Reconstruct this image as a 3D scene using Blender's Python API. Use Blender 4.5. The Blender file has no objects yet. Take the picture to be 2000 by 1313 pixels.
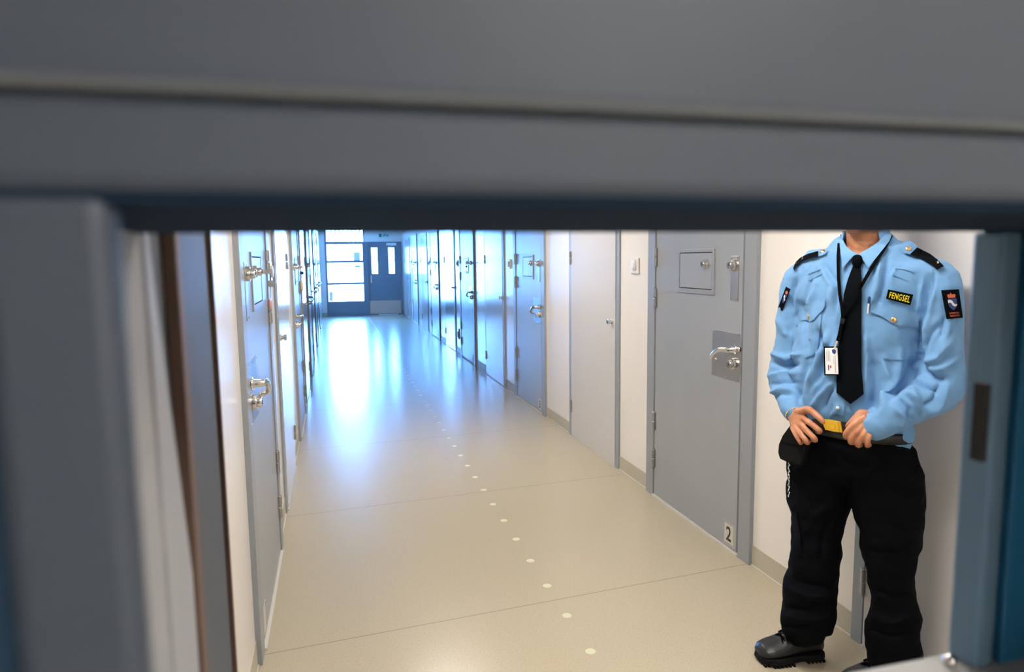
import bpy, bmesh, math, random
from mathutils import Vector, Matrix
from mathutils.bvhtree import BVHTree
random.seed(4)
S = bpy.context.scene
COL = S.collection
R = math.radians
# ------------------------------------------------------------------ camera
FPX = 1326.75
YAW, PITCH, ROLL, EYE = R(14.6656), R(-6.4223), R(-0.7239), 1.55
_f = Vector((math.sin(YAW)*math.cos(PITCH), math.cos(YAW)*math.cos(PITCH), math.sin(PITCH)))
_r = Vector((math.cos(YAW), -math.sin(YAW), 0)); _u = _r.cross(_f)
CR = math.cos(ROLL)*_r + math.sin(ROLL)*_u
CU = -math.sin(ROLL)*_r + math.cos(ROLL)*_u
CF = _f
CAMP = Vector((0, 0, EYE))
cam_d = bpy.data.cameras.new('camera'); cam = bpy.data.objects.new('camera', cam_d); COL.objects.link(cam)
cam_d.sensor_width = 36; cam_d.lens = FPX*36/2000; cam_d.clip_start = .02; cam_d.clip_end = 200
cam.matrix_world = Matrix(((CR.x, CU.x, -CF.x, 0), (CR.y, CU.y, -CF.y, 0), (CR.z, CU.z, -CF.z, EYE), (0, 0, 0, 1)))
cam_d.dof.use_dof = True; cam_d.dof.focus_distance = 2.6; cam_d.dof.aperture_fstop = 7
S.camera = cam
# ------------------------------------------------------------------ light and exposure
S.view_settings.view_transform = 'Standard'; S.view_settings.look = 'None'
S.view_settings.gamma = 1; S.view_settings.use_curve_mapping = False
S.view_settings.exposure = 1.9
w = bpy.data.worlds.new('sky'); S.world = w; w.use_nodes = True
w.node_tree.nodes['Background'].inputs[0].default_value = (.165, .43, 1.0, 1)
w.node_tree.nodes['Background'].inputs[1].default_value = 22.0
LAMP = 12.5          # radiance of the ceiling panels
YEND, YBACK, WL, WR, HC = 20.1, -3.2, -.345, 1.993, 2.62
pl = bpy.data.lights.new('window_portal', 'AREA'); pl.shape = 'RECTANGLE'; pl.size = 1.1; pl.size_y = 2.1
pl.cycles.is_portal = True
po = bpy.data.objects.new('window_portal', pl); COL.objects.link(po); po.location = (.36, YEND+.12, 1.4)
po.rotation_euler = (R(-90), 0, 0)

# ------------------------------------------------------------------ pixel helpers (photo is 2000x1313)
def ray(px, py):
    return CF + (px-1000)/FPX*CR + (656.5-py)/FPX*CU
def at_y(px, py, Y):
    d = ray(px, py); return CAMP + d*(Y/d.y)
def at_floor(px, py, z=0):
    d = ray(px, py); return CAMP + d*((z-EYE)/d.z)
def proj(P):
    d = P-CAMP; z = d.dot(CF); return 1000+FPX*d.dot(CR)/z, 656.5-FPX*d.dot(CU)/z

# ------------------------------------------------------------------ materials
def nodes(name):
    m = bpy.data.materials.new(name); m.use_nodes = True
    return m, m.node_tree, m.node_tree.nodes['Principled BSDF']
def paint(name, rgb, rough=.4, metal=0, bump=0, bscale=300, var=0, vscale=6, spec=.5, coat=0, sheen=0, stretch=(1,1,1)):
    m, t, b = nodes(name)
    b.inputs['Base Color'].default_value = (*rgb, 1); b.inputs['Roughness'].default_value = rough
    b.inputs['Metallic'].default_value = metal; b.inputs['Specular IOR Level'].default_value = spec
    b.inputs['Coat Weight'].default_value = coat
    if sheen: b.inputs['Sheen Weight'].default_value = sheen
    co = t.nodes.new('ShaderNodeTexCoord'); mp = t.nodes.new('ShaderNodeMapping')
    mp.inputs['Scale'].default_value = stretch; t.links.new(co.outputs['Object'], mp.inputs[0])
    if bump:
        n = t.nodes.new('ShaderNodeTexNoise'); n.inputs['Scale'].default_value = bscale; n.inputs['Detail'].default_value = 3
        t.links.new(mp.outputs[0], n.inputs['Vector'])
        bp = t.nodes.new('ShaderNodeBump'); bp.inputs['Strength'].default_value = bump; bp.inputs['Distance'].default_value = .002
        t.links.new(n.outputs[0], bp.inputs['Height']); t.links.new(bp.outputs[0], b.inputs['Normal'])
    if var:
        n2 = t.nodes.new('ShaderNodeTexNoise'); n2.inputs['Scale'].default_value = vscale; n2.inputs['Detail'].default_value = 4
        t.links.new(mp.outputs[0], n2.inputs['Vector'])
        r = t.nodes.new('ShaderNodeValToRGB')
        r.color_ramp.elements[0].position = .3; r.color_ramp.elements[1].position = .7
        r.color_ramp.elements[0].color = (*[c*(1-var) for c in rgb], 1)
        r.color_ramp.elements[1].color = (*[min(1, c*(1+var)) for c in rgb], 1)
        t.links.new(n2.outputs[0], r.inputs[0]); t.links.new(r.outputs[0], b.inputs['Base Color'])
    return m
M = {}
M['wall'] = paint('wall_laminate', (.84, .80, .76), .2, bump=.05, bscale=500)
M['closet'] = paint('closet_laminate', (.62, .605, .60), .17, bump=.05, bscale=500)
M['ceiling'] = paint('ceiling_paint', (.72, .71, .69), .8)
M['base'] = paint('linoleum_skirting', (.50, .46, .37), .45, var=.12, vscale=260, bump=.1)
M['seal'] = paint('pale_sealant', (.6, .57, .5), .5)
M['steel_paint'] = paint('grey_door_paint', (.34, .36, .385), .33, bump=.12, bscale=420, var=.03, vscale=3)
M['frame_paint'] = paint('grey_frame_paint', (.30, .32, .345), .36, bump=.12, bscale=420)
M['trim_paint'] = paint('grey_trim_paint', (.30, .335, .375), .35)
M['gap'] = paint('dark_gap', (.012, .008, .008), .8)
M['chrome'] = paint('brushed_chrome', (.72, .70, .68), .2, 1, bump=.05)
M['plate'] = paint('brushed_steel_plate', (.50, .49, .46), .36, 1, bump=.1, bscale=200, stretch=(1, 1, 8))
M['hinge'] = paint('galvanised_hinge', (.42, .43, .44), .38, 1)
M['hole'] = paint('black_hole', (.01, .01, .01), .6)
M['white_plastic'] = paint('white_plastic', (.8, .78, .75), .3)
M['cream_plastic'] = paint('cream_plastic', (.72, .62, .46), .35)
M['number_white'] = paint('number_sticker', (.62, .6, .52), .5)
M['black'] = paint('black_print', (.012, .012, .014), .45)
M['dot'] = paint('luminous_marker', (.60, .60, .43), .4)
M['end_frame'] = paint('blue_grey_door_paint', (.19, .225, .27), .38)
M['kick'] = paint('kick_plate_steel', (.55, .50, .47), .4, .9, bump=.1, stretch=(8, 1, 1))
M['sign'] = paint('sign_pale', (.55, .68, .64), .4)
M['sign_green'] = paint('sign_green', (.02, .22, .15), .4)
M['mat'] = paint('pale_mat', (.7, .7, .7), .8)
M['fore'] = paint('foreground_grey_paint', (.062, .082, .116), .5, bump=.06, bscale=600, var=.05, vscale=9)
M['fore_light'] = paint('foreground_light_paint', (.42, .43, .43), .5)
M['fore_blue'] = paint('foreground_blue_paint', (.03, .20, .42), .35)
M['fore_shade'] = paint('foreground_lintel_shade', (.012, .026, .05), .95, spec=.1)  # shade of the downward face put into a darker colour
M['fore_navy'] = paint('foreground_navy_paint', (.008, .045, .10), .5)
M['gasket'] = paint('brown_gasket', (.13, .075, .05), .7)
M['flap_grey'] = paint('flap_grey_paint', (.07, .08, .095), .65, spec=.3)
M['edge_highlight'] = paint('painted_edge_highlight', (.135, .15, .17), .6)  # lighter tone that paints the lit edge of the surround
M['lip'] = paint('lip_window_blue', (.15, .27, .40), .45)  # blue window light put into the lip's colour
M['jamb_and_reflection'] = paint('light_grey_jamb_and_reflection', (.34, .345, .36), .7, spec=.3)  # jamb grey, also used for the painted reflection on the flap
M['shirt'] = paint('light_blue_cotton', (.145, .31, .55), .85, bump=.25, bscale=700, var=.03, vscale=20, spec=.2, sheen=.1)
M['trouser'] = paint('black_twill', (.0015, .002, .0035), .8, bump=.3, bscale=500, spec=.07)
M['tie'] = paint('black_tie_silk', (.003, .004, .006), .9, spec=.04)
M['strap'] = paint('black_webbing', (.0025, .0025, .003), .9, spec=.04)
M['leather'] = paint('black_leather', (.003, .0035, .005), .42, bump=.3, bscale=90)
M['rubber'] = paint('black_rubber', (.005, .005, .006), .7, spec=.15)
M['pouch'] = paint('dark_pouch_fabric', (.008, .008, .008), .9, bump=.3, bscale=500, spec=.1)
M['gold'] = paint('brass_button', (.85, .58, .28), .25, 1)
M['buckle'] = paint('gold_buckle', (.95, .58, .05), .3, .75)
M['yellow'] = paint('yellow_thread', (.75, .62, .02), .6)
M['redthread'] = paint('red_thread', (.55, .11, .05), .7)
M['navythread'] = paint('navy_thread', (.02, .045, .17), .7)
M['whitethread'] = paint('white_thread', (.62, .62, .66), .7)
M['card'] = paint('white_card', (.75, .74, .74), .3)
M['hair'] = paint('dark_hair', (.03, .018, .01), .6, bump=.8, bscale=150, stretch=(1, 1, .2))
M['eye'] = paint('eye_white', (.7, .68, .65), .2)
M['keyred'] = paint('pink_key_tag', (.7, .35, .35), .5)
M['navystrap'] = paint('navy_strap', (.01, .05, .16), .6)
M['ground'] = paint('outside_ground', (.5, .5, .5), .9)

# skin with slight mottling
def skin():
    m, t, b = nodes('skin')
    co = t.nodes.new('ShaderNodeTexCoord'); n = t.nodes.new('ShaderNodeTexNoise'); n.inputs['Scale'].default_value = 28; n.inputs['Detail'].default_value = 5
    r = t.nodes.new('ShaderNodeValToRGB'); r.color_ramp.elements[0].position = .35; r.color_ramp.elements[1].position = .68
    r.color_ramp.elements[0].color = (.40, .155, .075, 1); r.color_ramp.elements[1].color = (.56, .26, .14, 1)
    t.links.new(co.outputs['Object'], n.inputs['Vector']); t.links.new(n.outputs[0], r.inputs[0]); t.links.new(r.outputs[0], b.inputs['Base Color'])
    b.inputs['Roughness'].default_value = .45; b.inputs['Subsurface Weight'].default_value = .08
    b.inputs['Subsurface Radius'].default_value = (.02, .008, .004)
    n2 = t.nodes.new('ShaderNodeTexNoise'); n2.inputs['Scale'].default_value = 260; t.links.new(co.outputs['Object'], n2.inputs['Vector'])
    bp = t.nodes.new('ShaderNodeBump'); bp.inputs['Strength'].default_value = .25; bp.inputs['Distance'].default_value = .002
    t.links.new(n2.outputs[0], bp.inputs['Height']); t.links.new(bp.outputs[0], b.inputs['Normal'])
    return m
M['skin'] = skin()

def floor_mat():
    m, t, b = nodes('speckled_linoleum')
    N, L = t.nodes, t.links
    geo = N.new('ShaderNodeNewGeometry')
    n1 = N.new('ShaderNodeTexNoise'); n1.inputs['Scale'].default_value = 170; n1.inputs['Detail'].default_value = 3
    L.new(geo.outputs['Position'], n1.inputs['Vector'])
    r = N.new('ShaderNodeValToRGB'); e = r.color_ramp.elements
    e[0].position = .30; e[0].color = (.36, .31, .225, 1); e[1].position = .40; e[1].color = (.46, .40, .295, 1)
    x = r.color_ramp.elements.new(.70); x.color = (.49, .43, .32, 1)
    L.new(n1.outputs[0], r.inputs[0])
    # welded seams across the corridor every 1.5 m, slightly skewed
    sx = N.new('ShaderNodeSeparateXYZ'); L.new(geo.outputs['Position'], sx.inputs[0])
    k = N.new('ShaderNodeMath'); k.operation = 'MULTIPLY_ADD'; k.inputs[1].default_value = -.075; L.new(sx.outputs['X'], k.inputs[0]); L.new(sx.outputs['Y'], k.inputs[2])
    ad = N.new('ShaderNodeMath'); ad.operation = 'SUBTRACT'; ad.inputs[1].default_value = 2.74; L.new(k.outputs[0], ad.inputs[0])
    pp = N.new('ShaderNodeMath'); pp.operation = 'PINGPONG'; pp.inputs[1].default_value = .76; L.new(ad.outputs[0], pp.inputs[0])
    lt = N.new('ShaderNodeMath'); lt.operation = 'LESS_THAN'; lt.inputs[1].default_value = .0022; L.new(pp.outputs[0], lt.inputs[0])
    mx = N.new('ShaderNodeMix'); mx.data_type = 'RGBA'; mx.inputs[7].default_value = (.20, .165, .115, 1)
    ml = N.new('ShaderNodeMath'); ml.operation = 'MULTIPLY'; ml.inputs[1].default_value = .7; L.new(lt.outputs[0], ml.inputs[0])
    L.new(ml.outputs[0], mx.inputs[0]); L.new(r.outputs[0], mx.inputs[6]); L.new(mx.outputs[2], b.inputs['Base Color'])
    b.inputs['Roughness'].default_value = .24; b.inputs['Specular IOR Level'].default_value = .6
    n2 = N.new('ShaderNodeTexNoise'); n2.inputs['Scale'].default_value = 7; L.new(geo.outputs['Position'], n2.inputs['Vector'])
    mr = N.new('ShaderNodeMapRange'); mr.inputs[3].default_value = .21; mr.inputs[4].default_value = .26
    L.new(n2.outputs[0], mr.inputs[0]); L.new(mr.outputs[0], b.inputs['Roughness'])


    return m
M['floor'] = floor_mat()
def emis(name, rgb, s):
    m, t, b = nodes(name); b.inputs['Base Color'].default_value = (.8, .8, .8, 1)
    b.inputs['Emission Color'].default_value = (*rgb, 1); b.inputs['Emission Strength'].default_value = s; return m
M['lamp'] = emis('lamp_diffuser', (1.0, .94, .865), LAMP)
def glass():
    m = bpy.data.materials.new('window_glass'); m.use_nodes = True; t = m.node_tree; t.nodes.clear()
    o = t.nodes.new('ShaderNodeOutputMaterial'); a = t.nodes.new('ShaderNodeBsdfTransparent'); g = t.nodes.new('ShaderNodeBsdfGlossy')
    a.inputs[0].default_value = (.95, .97, .98, 1); g.inputs['Roughness'].default_value = .02
    mx = t.nodes.new('ShaderNodeMixShader'); fr = t.nodes.new('ShaderNodeFresnel'); fr.inputs[0].default_value = 1.45
    t.links.new(fr.outputs[0], mx.inputs[0]); t.links.new(a.outputs[0], mx.inputs[1]); t.links.new(g.outputs[0], mx.inputs[2]); t.links.new(mx.outputs[0], o.inputs[0]); return m
M['glass'] = glass()
def paper():
    m = bpy.data.materials.new('notice_paper'); m.use_nodes = True; t = m.node_tree; t.nodes.clear()
    o = t.nodes.new('ShaderNodeOutputMaterial'); a = t.nodes.new('ShaderNodeBsdfTranslucent'); g = t.nodes.new('ShaderNodeBsdfDiffuse')
    a.inputs[0].default_value = (.25, .27, .28, 1); g.inputs[0].default_value = (.8, .8, .8, 1); mx = t.nodes.new('ShaderNodeMixShader'); mx.inputs[0].default_value = .4
    t.links.new(a.outputs[0], mx.inputs[1]); t.links.new(g.outputs[0], mx.inputs[2]); t.links.new(mx.outputs[0], o.inputs[0]); return m
M['paper'] = paper()

# ------------------------------------------------------------------ object helpers
def props(o, label=None, cat=None, group=None, kind=None):
    if label: o['label'] = label
    if cat: o['category'] = cat
    if group: o['group'] = group
    if kind: o['kind'] = kind
    return o
def empty(name, loc=(0, 0, 0), rz=0, **k):
    o = bpy.data.objects.new(name, None); COL.objects.link(o); o.location = loc; o.rotation_euler = (0, 0, rz)
    o.empty_display_size = .05
    return props(o, **k)
def base_inv(p):
    mw = Matrix.Identity(4)
    while p:
        mw = Matrix.LocRotScale(p.location, p.rotation_euler, p.scale) @ mw; p = p.parent
    return mw.inverted()
def link_bm(name, bm, mat, parent=None, smooth=False, bevel=0, world=False, loc=None):
    """bm is in the parent's local space, or in world space when world=True"""
    if world and parent: bm.transform(base_inv(parent))
    if loc is not None: bm.transform(Matrix.Translation(-Vector(loc)))
    bmesh.ops.recalc_face_normals(bm, faces=bm.faces)
    me = bpy.data.meshes.new(name); bm.to_mesh(me); bm.free()
    o = bpy.data.objects.new(name, me); COL.objects.link(o); o.parent = parent
    if loc is not None: o.location = loc
    me.materials.append(M[mat] if isinstance(mat, str) else mat)
    if smooth: me.shade_smooth()
    if bevel:
        md = o.modifiers.new('bevel', 'BEVEL'); md.width = bevel; md.segments = 2; md.limit_method = 'ANGLE'; md.angle_limit = R(40)
    return o
def box(bm, x0, x1, y0, y1, z0, z1, mat=None):
    vs = [bm.verts.new(c) for c in ((x0,y0,z0),(x1,y0,z0),(x1,y1,z0),(x0,y1,z0),(x0,y0,z1),(x1,y0,z1),(x1,y1,z1),(x0,y1,z1))]
    for f in ((0,3,2,1),(4,5,6,7),(0,1,5,4),(1,2,6,5),(2,3,7,6),(3,0,4,7)): bm.faces.new([vs[i] for i in f])
    return bm
def frame2(bm, a, b, y0, y1, axis='x'):
    """rectangular ring; a=(u0,u1,z0,z1) outer, b inner, in local x/z with thickness y0..y1"""
    box(bm, a[0], a[1], y0, y1, b[3], a[3]); box(bm, a[0], a[1], y0, y1, a[2], b[2])
    box(bm, a[0], b[0], y0, y1, b[2], b[3]); box(bm, b[1], a[1], y0, y1, b[2], b[3]); return bm
def lathe(bm, prof, origin, direction, seg=28):
    """prof: (distance along direction, radius)"""
    d = Vector(direction).normalized(); a = d.orthogonal().normalized(); b = d.cross(a); o = Vector(origin); rings = []
    for h, r in prof:
        rings.append([bm.verts.new(o+d*h+(a*math.cos(t)+b*math.sin(t))*max(r, 1e-5)) for t in [2*math.pi*i/seg for i in range(seg)]])
    for p, q in zip(rings, rings[1:]):
        for i in range(seg): bm.faces.new((p[i], p[(i+1) % seg], q[(i+1) % seg], q[i]))
    bm.faces.new(rings[0]); bm.faces.new(rings[-1]); return bm
def catmull(P, k):
    if k <= 1: return list(P)
    out = []; n = len(P)
    for i in range(n-1):
        p0, p1, p2, p3 = P[max(i-1, 0)], P[i], P[i+1], P[min(i+2, n-1)]
        for j in range(k):
            t = j/k
            out.append(.5*((2*p1)+(-p0+p2)*t+(2*p0-5*p1+4*p2-p3)*t*t+(-p0+3*p1-3*p2+p3)*t*t*t))
    out.append(P[-1]); return out
def tube(bm, pts, rad, ref=(0, 0, 1), seg=20, k=3, caps=True, power=1.0):
    """lofted tube; rad = r or (r across, r along ref)"""
    ref = Vector(ref); P = catmull([Vector(p) for p in pts], k)
    RR = catmull([Vector((r, r, 0)) if not hasattr(r, '__len__') else Vector((r[0], r[1], r[2] if len(r) > 2 else 0)) for r in rad], k)
    n = len(P); rings = []
    T = [(P[min(i+1, n-1)]-P[max(i-1, 0)]).normalized() for i in range(n)]
    def ring(c, t, r, s=1):
        b = (ref-t*ref.dot(t)); b = b.normalized() if b.length > 1e-4 else t.orthogonal().normalized(); a = t.cross(b).normalized()
        out = []
        for i in range(seg):
            th = 2*math.pi*i/seg; cx, sy = math.cos(th), math.sin(th)
            cx = math.copysign(abs(cx)**power, cx); sy = math.copysign(abs(sy)**power, sy)
            rb = r.y if (sy > 0 or r.z == 0) else r.z
            out.append(bm.verts.new(c+a*cx*r.x*s+b*sy*rb*s))
        return out
    if caps:
        m0 = min(RR[0].x, RR[0].y)
        for an in (80, 55, 28): rings.append(ring(P[0]-T[0]*m0*math.sin(R(an)), T[0], RR[0], math.cos(R(an))))
    for i in range(n): rings.append(ring(P[i], T[i], RR[i]))
    if caps:
        m1 = min(RR[-1].x, RR[-1].y)
        for an in (28, 55, 80): rings.append(ring(P[-1]+T[-1]*m1*math.sin(R(an)), T[-1], RR[-1], math.cos(R(an))))
    for p, q in zip(rings, rings[1:]):
        for i in range(seg): bm.faces.new((p[i], p[(i+1) % seg], q[(i+1) % seg], q[i]))
    bm.faces.new(rings[0]); bm.faces.new(rings[-1]); return bm
def ball(bm, c, r, sc=(1, 1, 1), rot=None, seg=20):
    m = Matrix.Translation(c) @ (rot.to_4x4() if rot else Matrix.Identity(4)) @ Matrix.Diagonal((r*sc[0], r*sc[1], r*sc[2], 1))
    bmesh.ops.create_uvsphere(bm, u_segments=seg, v_segments=seg//2+2, radius=1, matrix=m); return bm
def prism(bm, poly, depth):
    """poly: list of Vectors (front), extruded by the vector depth"""
    a = [bm.verts.new(p) for p in poly]; b = [bm.verts.new(p+depth) for p in poly]; n = len(a)
    bm.faces.new(a); bm.faces.new(b[::-1])
    for i in range(n): bm.faces.new((a[i], b[i], b[(i+1) % n], a[(i+1) % n]))
    return bm
def new(): return bmesh.new()
def copy_tree(o, parent=None):
    c = o.copy(); COL.objects.link(c); c.parent = parent
    for ch in list(o.children): copy_tree(ch, c)
    return c
def text2d(s):
    cu = bpy.data.curves.new('t', 'FONT'); cu.body = s; cu.size = 1; cu.space_character = 1.12; cu.offset = .016; cu.resolution_u = 4
    o = bpy.data.objects.new('t', cu); COL.objects.link(o); bpy.context.view_layer.update()
    me = o.evaluated_get(bpy.context.evaluated_depsgraph_get()).to_mesh()
    bm = bmesh.new(); bm.from_mesh(me); bpy.data.objects.remove(o)
    xs = [v.co.x for v in bm.verts]; ys = [v.co.y for v in bm.verts]; x0, x1, y0, y1 = min(xs), max(xs), min(ys), max(ys)
    for v in bm.verts: v.co = Vector(((v.co.x-x0)/(x1-x0), (v.co.y-y0)/(y1-y0), 0))
    bmesh.ops.remove_doubles(bm, verts=bm.verts, dist=1e-4)
    return bm

# ================================================================== SETTING
link_bm('floor', box(new(), WL-1.6, WR+.3, YBACK-.2, YEND+.2, -.1, 0), 'floor')['kind'] = 'structure'
link_bm('ceiling', box(new(), WL-1.6, WR+.3, YBACK-.2, YEND+.2, HC, HC+.1), 'ceiling')['kind'] = 'structure'
link_bm('wall_right', box(new(), WR, WR+.2, YBACK, YEND, 0, HC), 'wall')['kind'] = 'structure'
b = new()
Y0L, Y0R, PER = 2.64, 2.873, 3.41
op0, op1 = Y0L-PER+.10, Y0L-PER+1.06
box(b, WL-.2, WL, YBACK, op0, 0, HC); box(b, WL-.2, WL, op1, YEND, 0, HC); box(b, WL-.2, WL, op0, op1, 2.12, HC)
link_bm('wall_left', b, 'wall')['kind'] = 'structure'
b = new(); box(b, WL-1.5, WL-1.4, op0-.5, op1+.5, 0, HC); box(b, WL-1.5, WL-.2, op0-.6, op0-.5, 0, HC); box(b, WL-1.5, WL-.2, op1+.5, op1+.6, 0, HC)
link_bm('wall_cell', b, 'wall')['kind'] = 'structure'
link_bm('wall_back', box(new(), WL, WR, YBACK-.15, YBACK, 0, HC), 'wall')['kind'] = 'structure'
# far wall around glazing and door
b = new()
WX0, WX1, DX0, DX1 = -.19, .955, .955, 1.965
y0, y1 = YEND, YEND+.18
box(b, WL-.2, WX0, y0, y1, 0, HC); box(b, DX1, WR+.2, y0, y1, 0, HC); box(b, DX0-.05, DX1, y0, y1, 2.11, HC); box(b, WX0, DX0-.05, y0, y1, 2.50, HC)
link_bm('wall_far', b, 'wall')['kind'] = 'structure'
link_bm('trim_1', box(new(), WL-.2, WR+.2, YEND+.18, YEND+.35, -.05, -.001), 'seal')['kind'] = 'structure'

# glazed window
o = empty('window_1', (WX0, YEND, 0), kind='structure', label='tall glazed window panel beside the far exit door', cat='window')
b = new(); W_ = DX0-.05-WX0
for z0, z1 in ((.36, .42), (.893, .957), (1.518, 1.582), (2.04, 2.12), (2.46, 2.5)): box(b, .05, W_-.05, -.015, .055, z0, z1)
box(b, 0, .055, -.02, .06, 0, 2.5); box(b, W_-.055, W_+.05, -.02, .06, 0, 2.11); box(b, W_-.03, W_, -.02, .06, 2.11, 2.5)
link_bm('window_frame', b, 'end_frame', o, bevel=.003)
b = new(); box(b, 0, W_, .0, .05, 0, .37); frame2(b, (.03, W_-.03, .03, .36), (.07, W_-.10, .09, .32), -.012, .0)
link_bm('lower_panel', b, 'end_frame', o, bevel=.003)
for z0, z1 in ((.41, .905), (.945, 1.53), (1.57, 2.05), (2.11, 2.47)):
    link_bm('pane', box(new(), .055, W_-.055, .02, .028, z0, z1), 'glass', o)
for i in range(9):
    x = .07+i*(W_-.13)/8.6
    link_bm('slat', box(new(), x, x+.024, .12, .16, 2.1, 2.52), 'end_frame', o)
# far door
o = empty('door_2', (DX0, YEND, 0), kind='structure', label='dark blue-grey far end door with two slit windows and steel kick plate', cat='door')
b = new(); D_ = DX1-DX0
box(b, 0, .05, -.03, .07, 0, 2.11); box(b, D_-.05, D_, -.03, .07, 0, 2.11); box(b, .05, D_-.05, -.03, .07, 2.05, 2.11)
link_bm('frame', b, 'end_frame', o, bevel=.003)
b = new(); sl = [(.15, .315), (.635, .80)]; z0, z1 = 1.19, 1.94
box(b, .046, sl[0][0], 0, .05, 0, 2.054); box(b, sl[0][1], sl[1][0], 0, .05, 0, 2.054); box(b, sl[1][1], D_-.046, 0, .05, 0, 2.054)
for s in sl: box(b, s[0], s[1], 0, .05, 0, z0); box(b, s[0], s[1], 0, .05, z1, 2.054)
link_bm('leaf', b, 'end_frame', o)
for s in sl:
    link_bm('pane', box(new(), s[0], s[1], .02, .028, z0, z1), 'glass', o)
    link_bm('glazing_bar', box(new(), s[0], s[1], .0, .018, 1.555, 1.57), 'end_frame', o)
link_bm('kick_plate', box(new(), .06, D_-.06, -.006, 0, .03, .41), 'kick', o)
b = new(); box(b, .105, .135, -.01, 0, .93, 1.15); hp = link_bm('handle_plate', b, 'chrome', o, bevel=.002)
b = new(); tube(b, [(.12, -.01, 1.06), (.12, -.05, 1.06), (.13, -.06, 1.06), (.24, -.06, 1.06)], [.009]*4, ref=(0, 0, 1), seg=10)
link_bm('lever', b, 'chrome', hp, smooth=True)
b = new(); box(b, .58, .86, -.06, 0, 2.0, 2.075); cl = link_bm('door_closer', b, 'white_plastic', o, bevel=.006)
link_bm('closer_arm', box(new(), .7, .72, -.09, -.05, 1.975, 2.0), 'chrome', cl)
props(link_bm('door_mat', box(new(), 1.25, 1.80, YEND-.16, YEND-.05, .0, .018), 'mat', loc=None, bevel=.004), 'pale draught mat lying against the foot of the far door', 'mat')
# exit sign over the far door
o = empty('exit_sign', (1.32, YEND, 2.23), label='pale emergency exit sign with running figure above the far door', cat='sign')
link_bm('plate', box(new(), 0, .30, -.03, -.001, 0, .12), 'sign', o, bevel=.003)
b = new(); box(b, .012, .085, -.034, -.03, .015, .105); link_bm('door_pictogram', b, 'sign_green', o)
b = new()
tube(b, [(.17, -.033, .085), (.155, -.033, .055)], [.010, .008], seg=8, k=1); ball(b, (.178, -.033, .102), .010)
tube(b, [(.155, -.033, .055), (.175, -.033, .035), (.165, -.033, .015)], [.006]*3, seg=8, k=1)
tube(b, [(.155, -.033, .055), (.138, -.033, .04), (.118, -.033, .042)], [.006]*3, seg=8, k=1)
tube(b, [(.168, -.033, .08), (.195, -.033, .065)], [.005]*2, seg=8, k=1); tube(b, [(.168, -.033, .08), (.14, -.033, .072)], [.005]*2, seg=8, k=1)
link_bm('running_figure', b, 'sign_green', o)
b = new(); prism(b, [Vector((.21, -.034, .05)), Vector((.25, -.034, .05)), Vector((.25, -.034, .03)), Vector((.285, -.034, .06)), Vector((.25, -.034, .09)), Vector((.25, -.034, .07)), Vector((.21, -.034, .07))], Vector((0, .004, 0)))
link_bm('arrow', b, 'sign_green', o)
# sheets on the glass
for q, (x0, x1, z0, z1), lb in ((0, (.60, .78, 1.58, 1.82), 'larger pale sheet taped to the upper pane of the far window'),
                                (1, (.62, .78, 1.37, 1.45), 'small pale strip of paper on the middle pane of the far window'),
                                (2, (-.12, -.02, .43, .70), 'narrow pale sheet low on the left of the far window')):
    props(link_bm('paper_notice', box(new(), x0, x1, YEND+.016, YEND+.018, z0, z1), 'paper'), lb, 'paper')

# ------------------------------------------------------------------ wall fittings; local x = -v side, y = along wall
def wb(side, u0, u1, v0, v1, z0, z1, bm=None):
    bm = bm if bm is not None else new()
    s = -1 if side == 'right' else 1
    xs = sorted((s*v0, s*v1)); return box(bm, xs[0], xs[1], u0, u1, z0, z1)
def wframe(side, a, b, v0, v1, bm=None):
    bm = bm if bm is not None else new()
    wb(side, a[0], a[1], v0, v1, b[3], a[3], bm); wb(side, a[0], a[1], v0, v1, a[2], b[2], bm)
    wb(side, a[0], b[0], v0, v1, b[2], b[3], bm); wb(side, b[1], a[1], v0, v1, b[2], b[3], bm); return bm
def V3(side, u, v, z): return Vector(((-v if side == 'right' else v), u, z))
def wl(side, prof, u, v, z, seg=24, bm=None):
    return lathe(bm if bm is not None else new(), prof, V3(side, u, v, z), V3(side, 0, 1, 0), seg)
CYL = [(0, .030), (.004, .0305), (.016, .027), (.017, .020), (.034, .0195), (.036, .018), (.036, .0)]
def cylinder_lock(side, u, v, z, parent, sc=1.0):
    o = link_bm('lock_cylinder', wl(side, [(h*sc, r*sc) for h, r in CYL], u, v, z), 'chrome', parent, smooth=False)
    o.data.shade_smooth(); md = o.modifiers.new('es', 'EDGE_SPLIT'); md.split_angle = R(35)
    b = new()
    for i in range(6):
        a = i*math.pi/3+.3; wl(side, [(0, .0022), (.0012, .0022)], u+math.cos(a)*.0125*sc, v+.0358*sc, z+math.sin(a)*.0125*sc, 8, b)
    wb(side, u-.0018, u+.0018, v+.0358*sc, v+.0372*sc, z-.006, z+.006, b)
    link_bm('keyway', b, 'hole', o)
    return o
def hinge(side, u, z0, z1, parent, r=.013, v=.022):
    zm = (z0+z1)/2; b = new()
    for a, c in ((z0, zm-.0015), (zm+.0015, z1)):
        lathe(b, [(0, r*.8), (.003, r), (c-a-.003, r), (c-a, r*.8)], V3(side, u, v, a), (0, 0, 1), 14)
    wb(side, u-.022, u+.022, v-.010, v-.004, z0+.004, z1-.004, b)
    o = link_bm('hinge', b, 'hinge', parent); return o
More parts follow.
